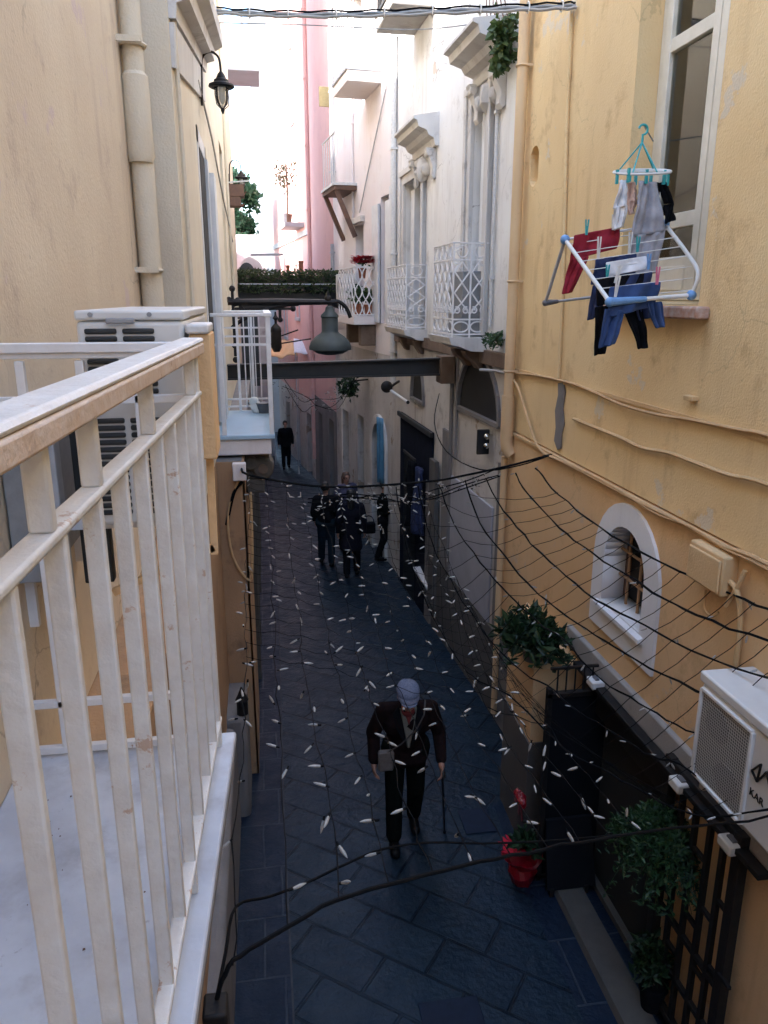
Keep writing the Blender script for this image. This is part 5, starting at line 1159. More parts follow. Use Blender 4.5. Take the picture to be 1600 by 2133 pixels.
mb = MB(); mb.bar(q+V((0, 0, .1)), q+V((.6, 0, .15)), .03, .03); part('bracket', mb, 'black_iron', hp_)

# ------------------------------------------------------------------ pink house and beyond
pk = thing('pink_house', 'salmon pink house at the bend of the alley', 'house', W4.p(2, -1, 0))
part('near_wall', plate(W4, rect(0, W4.L, 1.9, 17), [], 0, .30), 'pink_plaster', pk, smooth=0)
part('near_base', plate(W4, rect(0, W4.L, -1.3, 1.897), [rect(.4, 1.1, -1, 1.6), rect(2.3, 3.0, -1, 1.5)], .01, .31), 'grey_render', pk, smooth=0)
body(W4, 8, -1.5, 17, 'interior_dark', pk)
w5 = [rect(2.2, 2.9, 4.0, 5.6), rect(5.3, 6.0, 6.6, 8.6), rect(2.2, 2.9, 9.6, 11.6), rect(4.9, 5.5, 3.3, 4.9)]
part('far_wall', plate(W5, rect(0, W5.L, 1.6, 18), w5, 0, .30), 'pink_plaster', pk, smooth=0)
part('far_base', plate(W5, rect(0, W5.L, -1.6, 1.597), [rect(.6, 1.4, -1.5, 1.2), rect(2.8, 3.7, -1.5, 1.1), rect(5.0, 5.9, -1.5, 1.0)], .01, .31), 'white_dirty', pk, smooth=0)
body(W5, 8, -2, 18, 'interior_dark', pk)
for a, b, z0, z1 in [(2.2, 2.9, 4.0, 5.6), (5.3, 6.0, 6.6, 8.6), (2.2, 2.9, 9.6, 11.6), (4.9, 5.5, 3.3, 4.9)]:
    mb = MB(); W5.box(mb, a-.08, b+.08, .0, .05, z0-.1, z0-.002); W5.box(mb, a-.06, a, 0, .03, z0, z1); W5.box(mb, b, b+.06, 0, .03, z0, z1); w_ = part('window', mb, 'far_white', pk)
    mb = MB(); W5.box(mb, a+.02, (a+b)/2-.01, -.12, -.07, z0, z1); W5.box(mb, (a+b)/2+.01, b-.02, -.12, -.07, z0, z1); part('shutter', mb, 'shutter_white', w_)
mb = MB(); W5.box(mb, 0, W5.L, 0, .05, 6.30, 6.45); part('string_course', mb, 'far_white', pk)
pipe(W4, W4.L-.1, .05, 0, 16, .06, 'pink_plaster', 'pink drainpipe at the corner of the salmon house')
# balcony with a small tree
tb_ = W5.hit(588, 468, .5); tz = tb_[1]
bt = thing('balcony', 'sunlit balcony with thin rails on the far pink house', 'balcony', W5.p(tb_[0], .3, tz)); mb = MB(); W5.box(mb, tb_[0]-.9, tb_[0]+.5, 0, .55, tz-.12, tz); part('slab', mb, 'far_white', bt)
for i in range(8): mb = MB(); W5.tube(mb, [(tb_[0]-.85+i*.18, .5, tz), (tb_[0]-.85+i*.18, .5, tz+.8)], .012, 5); part('baluster', mb, 'pipe_grey', bt)
mb = MB(); W5.tube(mb, [(tb_[0]-.9, .5, tz+.8), (tb_[0]+.5, .5, tz+.8)], .02, 5); part('handrail', mb, 'pipe_grey', bt)
pt = thing('small_tree', 'spindly little tree in a pot on the sunlit far balcony', 'tree', W5.p(tb_[0], .35, tz)); q = W5.p(tb_[0]-.1, .35, tz+.002); part('pot', pot(q, .14, .28), 'wood_brown', pt)
mb = MB(); mb.tube(smoothline([q+V((0, 0, .2)), q+V((.02, 0, .8)), q+V((0, 0, 1.5))]), [.03]*8+[.02], 6)
for i in range(14): a = random.uniform(0, 6.28); z_ = random.uniform(.7, 1.5); mb.tube([q+V((0, 0, z_)), q+V((.3*math.cos(a), .3*math.sin(a), z_+.3))], .01, 4)
part('trunk', mb, 'wood_brown', pt); mb = MB(); leaves(mb, blob(q+V((-.05, 0, 1.35)), .42, .38, .62, 240, .2), .05, long=1.8); part('crown', mb, 'leaf_twig', pt, smooth=0)
# closing white house
fw = thing('far_house', 'sunlit white house closing the end of the alley', 'house', (1, 34, 0))
WF = Wall((6, 34), (.0, 34)); 
WF.n = V((0, -1, 0))
fwin = [(2.55, 3.35, 5.2, 7.0), (3.95, 4.35, 14.2, 16.2), (4.7, 4.9, 12.9, 13.6)]
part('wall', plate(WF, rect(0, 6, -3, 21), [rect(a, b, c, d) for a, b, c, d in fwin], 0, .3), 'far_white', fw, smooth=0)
for a, b, c, d in fwin: mb = MB(); mb.bx(6-b, 6-a, 34.2, 34.25, c, d); part('window', mb, 'pipe_grey', fw)
mb = MB(); mb.bx(0.01, 12, 34.4, 40, -3, 21); part('house_body', mb, 'far_white', fw, smooth=0)
# left beyond: white tower with balcony, wall, tree, vault
lt = thing('white_tower', 'bright white house with a thick balcony slab beyond the left facade', 'house', (-1.5, 20.5, 0))
mb = MB(); mb.bx(-5, -.62, 18.0, 22.6, -2, 15); part('wall', mb, 'far_white', lt, smooth=0)  # wall lengthened out of view to keep sun off the pink house
q = at(470, 118, Y=19.6); q2 = at(540, 148, Y=19.6); mb = MB(); mb.bx(-.62, q2.x, 19.6, 21.0, q2.z, q.z); part('balcony_slab', mb, 'far_white', lt, bevel=.01)
mb = MB()
for y in (19.7, 20.2, 20.9): mb.tube([(q2.x-.35, y, q.z), (q2.x-.35, y, q.z+1.0)], .02, 5)
mb.tube([(q2.x-.35, 19.7, q.z+1.0), (q2.x-.35, 20.9, q.z+1.0)], .02, 5); mb.bx(-.4, -.2, 19.8, 20.4, q.z, q.z+.05); part('railing', mb, 'pipe_white', lt)
mb = MB(); mb.bx(-5, .3, 27.2, 27.5, -2, 6.6); single('garden_wall', mb, 'far_white', 'low sunlit white wall behind the hedge bridge', 'wall', (-1, 27.3, 0), smooth=0)
tr = thing('garden_tree', 'green tree showing past the end of the left facade', 'tree', (-.9, 29.5, -1))
mb = MB(); mb.tube(smoothline([(-.8, 29.5, -1), (-.85, 29.5, 3), (-.75, 29.5, 5), (-.8, 29.6, 8.2)]), [.22, .2, .18, .17, .16, .14, .13, .12, .1, .09, .08, .06, .04], 8)
for i in range(16): a = random.uniform(0, 6.28); z_ = random.uniform(5.4, 8.0); mb.tube([(-.8, 29.5, z_), (-.8+.8*math.cos(a), 29.5+.8*math.sin(a), z_+.6)], [.05, .015], 5)
part('trunk', mb, 'wood_brown', tr); mb = MB(); pts = []
for i in range(26): c = (random.uniform(-1.7, .0), 29.5+random.uniform(-.8, .8), random.uniform(6.0, 8.7)); pts += blob(c, .5, .5, .46, 240, .2)
pts = [p for p in pts if p.x < .05+.25*noise.noise(p*.9)]; leaves(mb, pts, .10); part('crown', mb, 'leaf_tree', tr, smooth=0)
mb = MB(); mb.bx(-6, -.78, 22.7, 28.6, -2, 6.1); single('shade_house', mb, 'far_white', 'low house on the left beyond the white tower', 'house', (-2, 25, 0), smooth=0)  # out-of-view block, put in to shade the far lower facades
mb = MB(); mb.bx(-1.15, -.95, 28.62, 33.95, -2.2, 6.3); single('shade_wall', mb, 'far_white', 'boundary wall along the left of the far lane beyond the tree', 'wall', (-1, 31, 0), smooth=0)  # hidden wall, added only to keep sun off the end of the lane
q = at(527, 560, Y=24); vt = thing('rounded_gable', 'grey rounded gable peeking over the hedge on the left', 'gable', q)
mb = MB(); rr = .36; pts = [(q.x-.05+rr*math.cos(a*.2618), 24, q.z-.2+rr*1.5*math.sin(a*.2618)) for a in range(13)]; mb.prism([(pts[0][0], 24, 2)]+pts+[(pts[-1][0], 24, 2)], (0, .5, 0)); part('gable', mb, 'stone_trim', vt)
mb = MB(); rr = .25; pts = [(q.x-.18+rr*math.cos(a*.2618), 23.97, q.z-.2+rr*1.5*math.sin(a*.2618)) for a in range(13)]; mb.prism([(pts[0][0], 23.97, 2)]+pts+[(pts[-1][0], 23.97, 2)], (0, .028, 0)); part('dark_arch', mb, 'lamp_green', vt)
mb = MB(); mb.bar(at(522, 531, Y=22), at(590, 530, Y=22), .05, .06); single('iron_bar', mb, 'pipe_grey', 'thin grey bar across the bright gap above the hedge', 'bar', at(522, 531, Y=22))
# arched bridge with hedge
BRY = 17.3
W_B = Wall((2.3, BRY), (-1.0, BRY)); W_B.n = V((0, -1, 0))
br = thing('arch_bridge', 'dark stone arch spanning the alley under a clipped hedge', 'bridge', (.8, BRY, 4.5))
sof = [(2.3-at(u, v, Y=BRY).x, at(u, v, Y=BRY).z) for u, v in ((742, 668), (722, 648), (690, 635), (660, 629), (620, 633), (580, 641), (545, 649), (505, 658))]
topz = at(600, 604, Y=BRY).z
poly = [(.0, topz), (.0, sof[0][1]-.3)]+sof+[(2.3+.9, sof[-1][1]-.1), (2.3+.9, topz)]
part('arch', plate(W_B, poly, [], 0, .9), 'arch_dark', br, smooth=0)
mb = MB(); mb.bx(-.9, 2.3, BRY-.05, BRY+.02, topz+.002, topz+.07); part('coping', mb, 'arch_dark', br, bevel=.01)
mb = MB(); mb.bar((-.9, BRY-.03, topz-.0+.12), (2.2, BRY-.03, topz+.12), .025, .025); part('rail', mb, 'pipe_grey', br)
hg_ = thing('hedge', 'clipped dark green hedge along the top of the arch', 'hedge', (.6, BRY+.4, topz))
z0, z1 = topz+.07, at(600, 563, Y=BRY).z
mb = MB(); pts = []
for _ in range(5200):
    x = random.uniform(-1.0, 2.2); y = BRY+random.uniform(.05, .8)*random.random()**.4 if random.random() < .6 else BRY+random.uniform(.05, .8)
    top = z1+.05*noise.noise(V((x*2.2, y*2, 1)))+.03*noise.noise(V((x*8, y*7, 3))); z_ = z0+(top-z0)*(random.random()**.7)
    pts.append((x, y+.05*noise.noise(V((x*5, z_*5, 0))), z_))
for _ in range(1300): pts.append((random.uniform(-1, 2.2), BRY-.07+random.uniform(0, .05), z0-random.random()**1.5*.16+.03))
leaves(mb, pts, .034, long=1.7); part('foliage', mb, 'leaf_hedge', hg_, smooth=0)
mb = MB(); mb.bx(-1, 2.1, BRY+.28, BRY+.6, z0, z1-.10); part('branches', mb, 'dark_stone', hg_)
for u, v0, v1, w in ((600, 553, 566, 6), (627, 544, 566, 8)):
    a, b = at(u, v0, Y=BRY+.7), at(u, v1, Y=BRY+.7); mb = MB(); mb.bx(a.x-w*.006, a.x+w*.006, a.y, a.y+.1, b.z-.3, a.z); mb.bx(a.x-w*.007, a.x+w*.007, a.y-.01, a.y+.11, a.z-.04, a.z+.01)
    single('chimney_stub', mb, 'terracotta', 'taller brown stub rising behind the hedge' if u > 610 else 'shorter brown stub rising behind the hedge', 'chimney', b, bevel=.008)
# stall awnings under the bridge
q = at(600, 730, Y=26); ma = thing('market_awning', 'orange sunlit awning glimpsed under the arch', 'awning', q)
mb = MB(); panel(mb, q+V((-.5, .5, .3)), q+V((.3, .5, .3)), q+V((-.6, -.6, -.15)), q+V((.32, -.6, -.15)), .04, 0, 10, 6, V((0, 0, 1))); part('canvas', mb, 'ochre_band', ma, solid=.02)
mb = MB(); 
for dx in (-.55, .28): mb.tube([q+V((dx, -.55, -.15)), (q.x+dx, q.y-.55, gz(q.y))], .02, 6)
part('pole', mb, 'pipe_grey', ma)
q = at(645, 730, Y=24); mw = thing('market_awning', 'white awning glimpsed under the arch beside the lamp', 'awning', q)
mb = MB(); panel(mb, q+V((-.45, .5, .30)), q+V((.5, .5, .25)), q+V((-.5, -.5, .0)), q+V((.55, -.5, -.1)), .04, 1, 10, 6, V((0, 0, 1))); part('canvas', mb, 'white_cloth', mw, solid=.02)
mb = MB()
for dx in (-.45, .5): mb.tube([q+V((dx, -.48, -.02)), (q.x+dx, q.y-.48, gz(q.y))], .02, 6)
part('pole', mb, 'pipe_grey', mw)
# unseen house added behind the camera to keep light out of the alley
bh = thing('rear_light_block', 'house closing the alley behind the viewer', 'house', (1, -14, 0))
mb = MB(); mb.bx(-6, 9, -18, -13.01, -.5, 9); part('wall', mb, 'beige_plaster', bh, smooth=0)
# ------------------------------------------------------------------ net of fairy lights over the alley
net = thing('fairy_light_net', 'net of unlit white fairy lights strung across the alley', 'string lights', (1.1, 4, 3.2))
A_, B_ = (-.15, 1.3), (2.5, 2.8)
near = [atp(u, v, A_, B_) for u, v in ((448, 2098), (463, 2040), (500, 1990), (595, 1932), (700, 1876), (850, 1832), (1000, 1796), (1133, 1768), (1273, 1744), (1400, 1726), (1600, 1700))]
near.append(V((2.49, 2.8, near[-1].z-.02)))
FARY = 6.3
far = [V((-.22, 6.9, 3.12))]+[at(u, v, Y=FARY) for u, v in ((520, 990), (650, 1012), (760, 1013), (900, 1002), (960, 992), (1070, 968))]+[at(1150, 946, X=2.48)]
def along(pl, x):
    for a, b in zip(pl, pl[1:]):
        if a.x <= x <= b.x: return a.lerp(b, (x-a.x)/max(1e-6, b.x-a.x))
    return pl[0].copy() if x < pl[0].x else pl[-1].copy()
mb = MB(); mb.tube([p+V((0, 0, random.gauss(0, .003))) for p in smoothline(near, 4)], .0052, 6); part('support_cable', mb, 'cable_black', net)
mb = MB(); mb.tube(smoothline(far, 3), .010, 6); part('support_cable', mb, 'cable_black', net)
STR = []
img = [[(1116, 975), (1150, 1015), (1225, 1082), (1337, 1150), (1495, 1225), (1600, 1266), (1720, 1310)],
       [(1073, 985), (1100, 1030), (1165, 1097), (1232, 1150), (1360, 1232), (1450, 1281), (1600, 1334), (1720, 1375)],
       [(1011, 995), (1049, 1064), (1105, 1130), (1161, 1184), (1240, 1247), (1345, 1304), (1469, 1367), (1600, 1412), (1720, 1450)],
       [(968, 1000), (1000, 1090), (1056, 1165), (1110, 1225), (1169, 1274), (1240, 1322), (1324, 1374), (1449, 1437), (1555, 1480), (1640, 1503)],
       [(915, 1010), (945, 1090), (1000, 1170), (1060, 1240), (1120, 1295), (1172, 1331), (1250, 1413), (1332, 1464), (1406, 1511), (1504, 1546), (1586, 1577), (1640, 1590)],
       [(870, 1012), (900, 1130), (950, 1230), (1010, 1320), (1070, 1385), (1140, 1429), (1203, 1480), (1285, 1530), (1340, 1566), (1414, 1593), (1480, 1632), (1600, 1663), (1650, 1672)],
       [(825, 1014), (850, 1150), (890, 1260), (950, 1370), (1000, 1420), (1059, 1448), (1137, 1523), (1191, 1570), (1250, 1600), (1340, 1648), (1406, 1683), (1488, 1700)]]
ends = [2.42, 2.32, 2.2, 2.1, 2.0, 1.85, 1.75]
for i, L_ in enumerate(img):
    xf = at(L_[0][0], L_[0][1], Y=FARY).x
    a = (xf, FARY)
    # near foot: where the string runs off over the gate wall, 2.2 to 2.9 m ahead of the viewer
    yn = (2.35, 2.40, 2.40, 2.45, 2.50, 2.55, 2.62)[i]; xn = (2.48, 2.48, 2.48, 2.46, 2.44, 2.40, 2.15)[i]
    pts = [atp(u, v, a, (xn, yn)) for u, v in L_]
    pts = [p for p in pts if p.x < 2.47]
    pts.append(V((2.49, pts[-1].y-.12, pts[-1].z-.01)) if i < 4 else along(near, min(2.45, pts[-1].x+.12)))
    STR.append(pts)
cols = [(-.15+i*.145, -.11+i*.115+.0016*i*i, .10+.018*i) for i in range(11)]
for xf, xn, sag in reversed(cols):
    p = along(far, xf); q = along(near, xn); STR.append(catenary(p, q, sag, 12, .012))
bulbs = []
PROF = [(.0034, -.004), (.0040, .009), (.0040, .0095), (.0048, .019), (.0054, .031), (.0038, .042), (.0008, .051)]
BM = MB().lathe(PROF, (0, 0, 0), 8).mesh('bulb', V((0, 0, 0)), 60); BM.materials.append(MATS['bulb']); BM.materials.append(MATS['cable_black'])
for pl_ in BM.polygons: pl_.material_index = 1 if max(BM.vertices[i].co.z for i in pl_.vertices) < .0097 else 0
BULBS = []
nb_ = 0
def resample(pl, step):
    out = []; acc = 0
    for a, b in zip(pl, pl[1:]):
        l = (b-a).length; t = acc
        while t < l: out.append((a.lerp(b, t/l), (b-a).normalized())); t += step
        acc = t-l
    return out
for i, s in enumerate(STR):
    pts = smoothline(s, 4); r = .0068 if i < 4 else .0056 if i < 7 else .0018
    mb = MB(); mb.tube([p+V((random.gauss(0, .004), random.gauss(0, .004), random.gauss(0, .004))) for p in pts], [r*random.uniform(.75, 1.25) for p in pts], 5)
    so = part('light_string', mb, 'cable_black', net)
    k = 0
    for p, d in resample(pts, (.42, .34, .27, .22, .19, .17, .16)[i] if i < 7 else .15):
        k += 1
        if k > 40 or (i >= 7 and p.y < 2.3 and random.random() < .25) or random.random() < (.25 if i < 4 else .22): continue
        for rep in range(2 if random.random() < .22 else 1):
            dr = V((random.gauss(0, 1), random.gauss(0, .8), random.gauss(-.25, .55))).normalized(); j_ = .0 if i < 7 else .010
            BULBS.append((p+V((random.gauss(0, j_), random.gauss(0, j_), -.003)), dr, random.uniform(.75, 1.1)*min(1, .5+.2*(p-EYE).length), so))
# the hundred bulbs nearest the viewer are sub-parts of their string; the far ones are one part
BULBS.sort(key=lambda q: (q[0]-EYE).length)
for p, dr, f_, so in BULBS[:100]:
    o = bpy.data.objects.new('bulb', BM); COL.objects.link(o); o.parent = so; o.location = p-ROOT[so]
    o.rotation_euler = V((0, 0, 1)).rotation_difference(dr).to_euler(); o.scale = (f_, f_, f_)
mb = MB()
for p, dr, f_, so in BULBS[100:]:
    ro = V((0, 0, 1)).rotation_difference(dr).to_matrix(); k0 = len(mb.v); mb.lathe(PROF[2:], (0, 0, 0), 6)
    for i in range(k0, len(mb.v)): mb.v[i] = p+ro @ (mb.v[i]*f_)
part('far_bulbs', mb, 'bulb', net, kind='stuff')
ORD = STR
def tpt(s, t):
    pts = s; ls = [(b-a).length for a, b in zip(pts, pts[1:])]; L = sum(ls)*t; 
    for a, b, l in zip(pts, pts[1:], ls):
        if L <= l: return a.lerp(b, L/l)
        L -= l
    return pts[-1]
for j in range(1, 25):
    y = 6.3-j*.165; pts = [yget(s, y+.13*min(i, 5)) for i, s in enumerate(ORD)]; pts = [p for p in pts if p is not None]
    if len(pts) < 4: continue
    m = MB(); 
    for k, (a, b) in enumerate(zip(pts, pts[1:])): m.tube([a, a.lerp(b, .5)+V((0, 0, -.012)), b], .0023 if k < 5 else .0013, 4)
    part('cross_wire', m, 'cable_black', net)
# garland bunched along the far support cable and second garland in the distance
def garland(pts, n, spread, label, size=1.):
    t = thing('light_garland', label, 'string lights', pts[0], 'light garlands across the alley'); t.pop('group', None)
    for k in range(3):
        m = MB(); m.tube(smoothline([V(p)+V((random.gauss(0, spread), random.gauss(0, spread), random.gauss(0, spread))) for p in pts], 4), .006, 5); part('wire', m, 'cable_black', t)
    for k in range(n):
        p = tpt([V(q) for q in pts], random.random())+V((random.gauss(0, spread), random.gauss(0, spread), random.gauss(0, spread)))
        o = bpy.data.objects.new('bulb', BM); COL.objects.link(o); o.parent = t; dr = V((random.gauss(0, 1), random.gauss(0, 1), random.gauss(0, .5))).normalized()
        o.location = p-ROOT[t]; o.rotation_euler = V((0, 0, 1)).rotation_difference(dr).to_euler(); o.scale = (size,)*3
garland([at(u, v, Y=6.6) for u, v in ((650, 1050), (720, 1042), (790, 1040), (850, 1046), (900, 1030), (960, 1012), (1040, 985))], 95, .035, 'bunched garland of unlit white lights in front of the people')
garland([at(u, v, Y=14.5) for u, v in ((582, 800), (620, 838), (660, 842), (700, 830), (745, 795))], 90, .10, 'far garland of unlit lights sagging across the alley below the beam', 1.3)
cable('net_anchor_cable', [at(1152, 946, X=2.48), at(1080, 970, Y=6.35), at(1000, 978, Y=6.7), at(930, 940, Y=7.6), at(905, 880, Y=8.6), at(915, 820, Y=9.4)], .006, 'cable_black', 'thin black cable looping from the net up to the white house')
cable('feed_cable', [at(448, 2098, Y=1.3), at(470, 1985, Y=1.5), at(492, 1888, Y=1.75), at(560, 1868, Y=1.9), at(640, 1838, Y=2.0), at(720, 1800, Y=2.05), at(800, 1768, Y=2.15), at(900, 1755, Y=2.2), at(1000, 1757, Y=2.3), at(1133, 1752, Y=2.4), at(1300, 1738, Y=2.6)], .0042, 'cable_black', 'black feed cable rising beside the balcony to the near end of the net')

# ------------------------------------------------------------------ people
def ground_at(u, v):
    z = 0
    for _ in range(30): p = at(u, v, Z=z); z = gz(p.y)
    return at(u, v, Z=z)
def person(label, pos, yaw, h, pose, wear, vox=.012):
    """pose: joints in a 1.75 m body facing -y (x to the viewer's right)"""
    k = h/1.75; M = Matrix.Translation(V(pos)) @ Matrix.Rotation(yaw, 4, 'Z') @ Matrix.Scale(k, 4)
    J = dict(hl=(-.09, 0, .93), hr=(.09, 0, .93), kl=(-.10, -.02, .50), kr=(.10, -.02, .50), al=(-.10, .02, .08), ar=(.10, .02, .08),
             sl=(-.185, 0, 1.42), sr=(.185, 0, 1.42), el=(-.25, .03, 1.14), er=(.25, .03, 1.14), wl=(-.26, -.06, .88), wr=(.26, -.06, .88),
             pv=(0, 0, .96), ch=(0, .0, 1.30), nk=(0, .0, 1.48), hd=(0, -.02, 1.63), face=(0, -1, -.1), hold=None)
    J.update(pose); J = {a: (V(b) if isinstance(b, tuple) else b) for a, b in J.items()}
    t = thing('person', label, 'person', pos)
    def P(m): m.v = [M @ x for x in m.v]; return m
    b = MB(); f = J['face'].normalized(); up = V((0, 0, 1)); up = (up-f*up.dot(f)).normalized(); rt = up.cross(f)*-1
    rot = Matrix((rt, -f, up)).transposed(); hd = J['hd']; hp = lambda x, y, z: hd+rot @ V((x, y, z))
    b.cap(J['nk']-V((0, 0, .06)), hd-V((0, 0, .05)), .058, .052)
    b.ball(hp(0, .01, .02), .076, .095, .105, 14, 10, rot); b.ball(hp(0, -.03, -.055), .052, .058, .06, 12, 8, rot)
    b.cap(hp(0, -.088, .015), hp(0, -.112, -.02), .010, .016, 8); b.ball(hp(-.078, .015, 0), .014, .022, .033, 8, 6, rot); b.ball(hp(.078, .015, 0), .014, .022, .033, 8, 6, rot)
    b.cap(hp(-.02, -.088, -.062), hp(.02, -.088, -.062), .008, .008, 6); b.cap(hp(-.045, -.078, .035), hp(.045, -.078, .035), .012, .012, 6)
    b.cap(J['hl'], J['hr'], .125, .125); b.cap(J['pv'], J['ch'], .13, .145); b.cap(J['ch']-V((.06, 0, 0)), J['ch']+V((.06, 0, 0)), .13, .13); b.cap(J['sl'], J['sr'], .06, .06)
    b.cap(J['ch'], J['nk'], .13, .06)
    for s in 'lr':
        b.cap(J['s'+s], J['e'+s], .052, .042); b.cap(J['e'+s], J['w'+s], .040, .028); b.cap(J['h'+s], J['k'+s], .085, .058); b.cap(J['k'+s], J['a'+s], .055, .036)
        w = J['w'+s]; d = (w-J['e'+s]).normalized(); sd = 1 if s == 'r' else -1
        x = V((0, -1, 0)); x = (x-d*x.dot(d)).normalized(); n = d.cross(x)
        pc = w+d*.055; b.cap(w, w+d*.03, .026, .03, 8); b.cap(pc-x*.022, pc+x*.022, .020, .020, 8); b.cap(pc+d*.03-x*.026, pc+d*.03+x*.026, .016, .016, 8)
        inw = n*(-sd if n.x > 0 else sd)
        for q, (o_, l_) in enumerate(((-.030, .055), (-.010, .068), (.010, .072), (.030, .064))):
            a_ = pc+d*.035+x*o_; c_ = a_+d*l_*.5+inw*.012; e_ = c_+(d*.55+inw*.8).normalized()*l_*.55; b.cap(a_, c_, .0105, .0095, 6); b.cap(c_, e_, .0095, .008, 6)
        b.cap(pc-d*.02+x*.03, pc+d*.015+x*.058, .012, .0105, 6); b.cap(pc+d*.015+x*.058, pc+d*.045+x*.058+inw*.015, .0105, .009, 6)
        a = J['a'+s]; b.cap(a, a+V((0, -.02, -.03)), .045, .04)
    P(b); part('body', None, 'skin', t, me=fuse(b, 'body', ROOT[t], vox*k, 2))
    # clothes
    top, hem, sleeves, tm = wear['top'], wear.get('hem', .84), wear.get('sleeves', 1), wear.get('flare', .0)
    c = MB(); c.cap(J['ch']-V((.07, 0, .02)), J['ch']+V((.07, 0, -.02)), .150, .150, 14); c.cap(J['sl'], J['sr'], .078, .078, 12); c.cap(J['ch'], J['nk']-V((0, 0, .04)), .14, .085, 12)
    c.cap(J['pv']+V((0, 0, .05)), J['ch'], .155, .155, 14)
    hz = V((0, 0, 0)); c.cap(V((J['pv'].x-.05, J['pv'].y, hem+.06)), J['pv']+V((-.04, 0, .06)), .14+tm, .14, 14); c.cap(V((J['pv'].x+.05, J['pv'].y, hem+.06)), J['pv']+V((.04, 0, .06)), .14+tm, .14, 14)
    for s in 'lr': c.cap(J['s'+s], J['e'+s], .076, .066); c.cap(J['e'+s], J['e'+s].lerp(J['w'+s], .88), .064, .050)
    for v in c.v: v += noise.noise_vector(v*9)*.018+noise.noise_vector(v*24)*.011
    c.v = [v if v.z > hem else V((v.x, v.y, hem)) for v in c.v]
    P(c); part(wear.get('top_name', 'jacket'), None, top, t, me=fuse(c, 'jacket', ROOT[t], vox*k*1.1, 3))
    q = MB(); q.cap(J['hl'], J['hr'], .135, .135, 12)
    for s in 'lr':
        q.cap(J['h'+s], J['k'+s], .102, .080, 12); q.cap(J['k'+s], J['a'+s]+V((0, 0, .02)), .080, .070, 12)
    for v in q.v: v += noise.noise_vector(v*8)*.014+noise.noise_vector(v*20)*.007
    P(q); part('trousers', None, wear['legs'], t, me=fuse(q, 'trousers', ROOT[t], vox*k*1.1, 3))
    for s in 'lr':
        a = J['a'+s]; m = MB(); fd = wear.get('foot', {}).get(s, V((0, -1, 0))); fz = V((0, 0, 1))
        m.cap(V((a.x, a.y+.03, a.z-.04)), V((a.x, a.y, a.z-.04))+fd*.17, .048, .042, 10); m.cap(a, V((a.x, a.y, a.z-.03)), .05, .05, 10)
        base = a.z-.08
        m.v = [V((v.x, v.y, max(v.z, base))) for v in m.v]
        P(m); part('shoe', m, wear.get('shoe', 'shoe'), t)
    m = MB(); hz_ = wear.get('hat')
    if hz_ == 'cap':
        m.ball(hp(0, .015, .070), .098, .118, .062, 18, 10, rot); m.ball(hp(0, -.02, .05), .094, .115, .040, 18, 8, rot)
        P(m); part('flat_cap', m, 'cap_tweed', t, smooth=60)
        m = MB(); m.ball(hp(0, -.095, .045), .068, .055, .010, 16, 6, rot); P(m); part('cap_peak', m, 'cap_tweed', t)
        m = MB(); m.ball(hp(0, .035, .0), .080, .08, .06, 14, 8, rot); P(m); part('hair', m, 'hair_grey', t)
    else:
        m.ball(hp(0, .022, .035), .088, .098, .100, 16, 10, rot)
        if hz_ == 'long': m.cap(hp(0, .06, .0), hp(0, .085, -.2), .08, .06, 12)
        for v in m.v: v += noise.noise_vector(v*16)*.012
        P(m); part('hair', m, wear.get('hair', 'hair_dark'), t)
    m = MB()
    for s in (-1, 1): m.ball(hp(s*.031, -.082, .012), .012, .008, .008, 8, 6, rot)
    P(m); part('eyes', m, 'black_cloth', t)
    return t, M, J, hp
# old man with stick
gm = ground_at(843, 1742)
t, M, J, hp = person('old man in a pale flat cap and dark jacket walking with a stick', gm, R(-4), 1.70,
    dict(al=(-.11, -.10, .08), kl=(-.105, -.07, .49), ar=(.10, .17, .10), kr=(.10, .02, .50), ch=(0, -.08, 1.27), nk=(0, -.15, 1.42), hd=(-.01, -.235, 1.545), sl=(-.195, -.10, 1.36), sr=(.195, -.10, 1.36),
         el=(-.285, -.02, 1.10), wl=(-.285, -.10, .86), er=(.285, -.05, 1.10), wr=(.285, -.22, .90), face=(-.02, -1, -.40)),
    dict(top='jacket_brown', legs='trouser_dark', hat='cap', hem=.80, flare=.02), .009)
m = MB(); m.v = []
m.prism([M @ V(p) for p in ((-.075, -.205, 1.42), (.075, -.205, 1.42), (.05, -.235, 1.30), (.012, -.235, 1.06), (-.012, -.235, 1.06), (-.05, -.235, 1.30))], (M.to_3x3() @ V((0, .05, 0)))); part('sweater', m, 'sweater', t, bevel=.01)
m = MB(); m.ball(M @ V((-.005, -.215, 1.405)), .055, .05, .045, 14, 8); m.prism([M @ V(p) for p in ((-.045, -.225, 1.42), (.045, -.225, 1.42), (.0, -.250, 1.28))], (M.to_3x3() @ V((0, .03, 0)))); part('neck_scarf', m, 'scarf_red', t, bevel=.01)
m = MB()
for s in (-1, 1): m.prism([M @ V(p) for p in ((s*.08, -.20, 1.44), (s*.13, -.19, 1.36), (s*.10, -.245, 1.24), (s*.02, -.25, 1.08), (s*.052, -.245, 1.28))], (M.to_3x3() @ V((0, .025, 0))))
part('lapel', m, 'black_cloth', t, bevel=.004)
hand = M @ (J['wr']+(J['wr']-J['er']).normalized()*.08)
cn = thing('walking_stick', 'dark walking stick held in the old man\'s hand', 'walking stick', hand)
tip = ground_at(926, 1735)
mb = MB(); mb.tube([hand+V((0, 0, .02)), tip+V((0, 0, .012))], [.011, .009], 8); part('shaft', mb, 'cane', cn)
mb = MB(); mb.tube(smoothline([hand+V((.0, .05, .005)), hand+V((0, 0, .035)), hand+V((0, -.06, .03)), hand+V((0, -.085, .0))]), .013, 8); part('handle', mb, 'cane', cn)
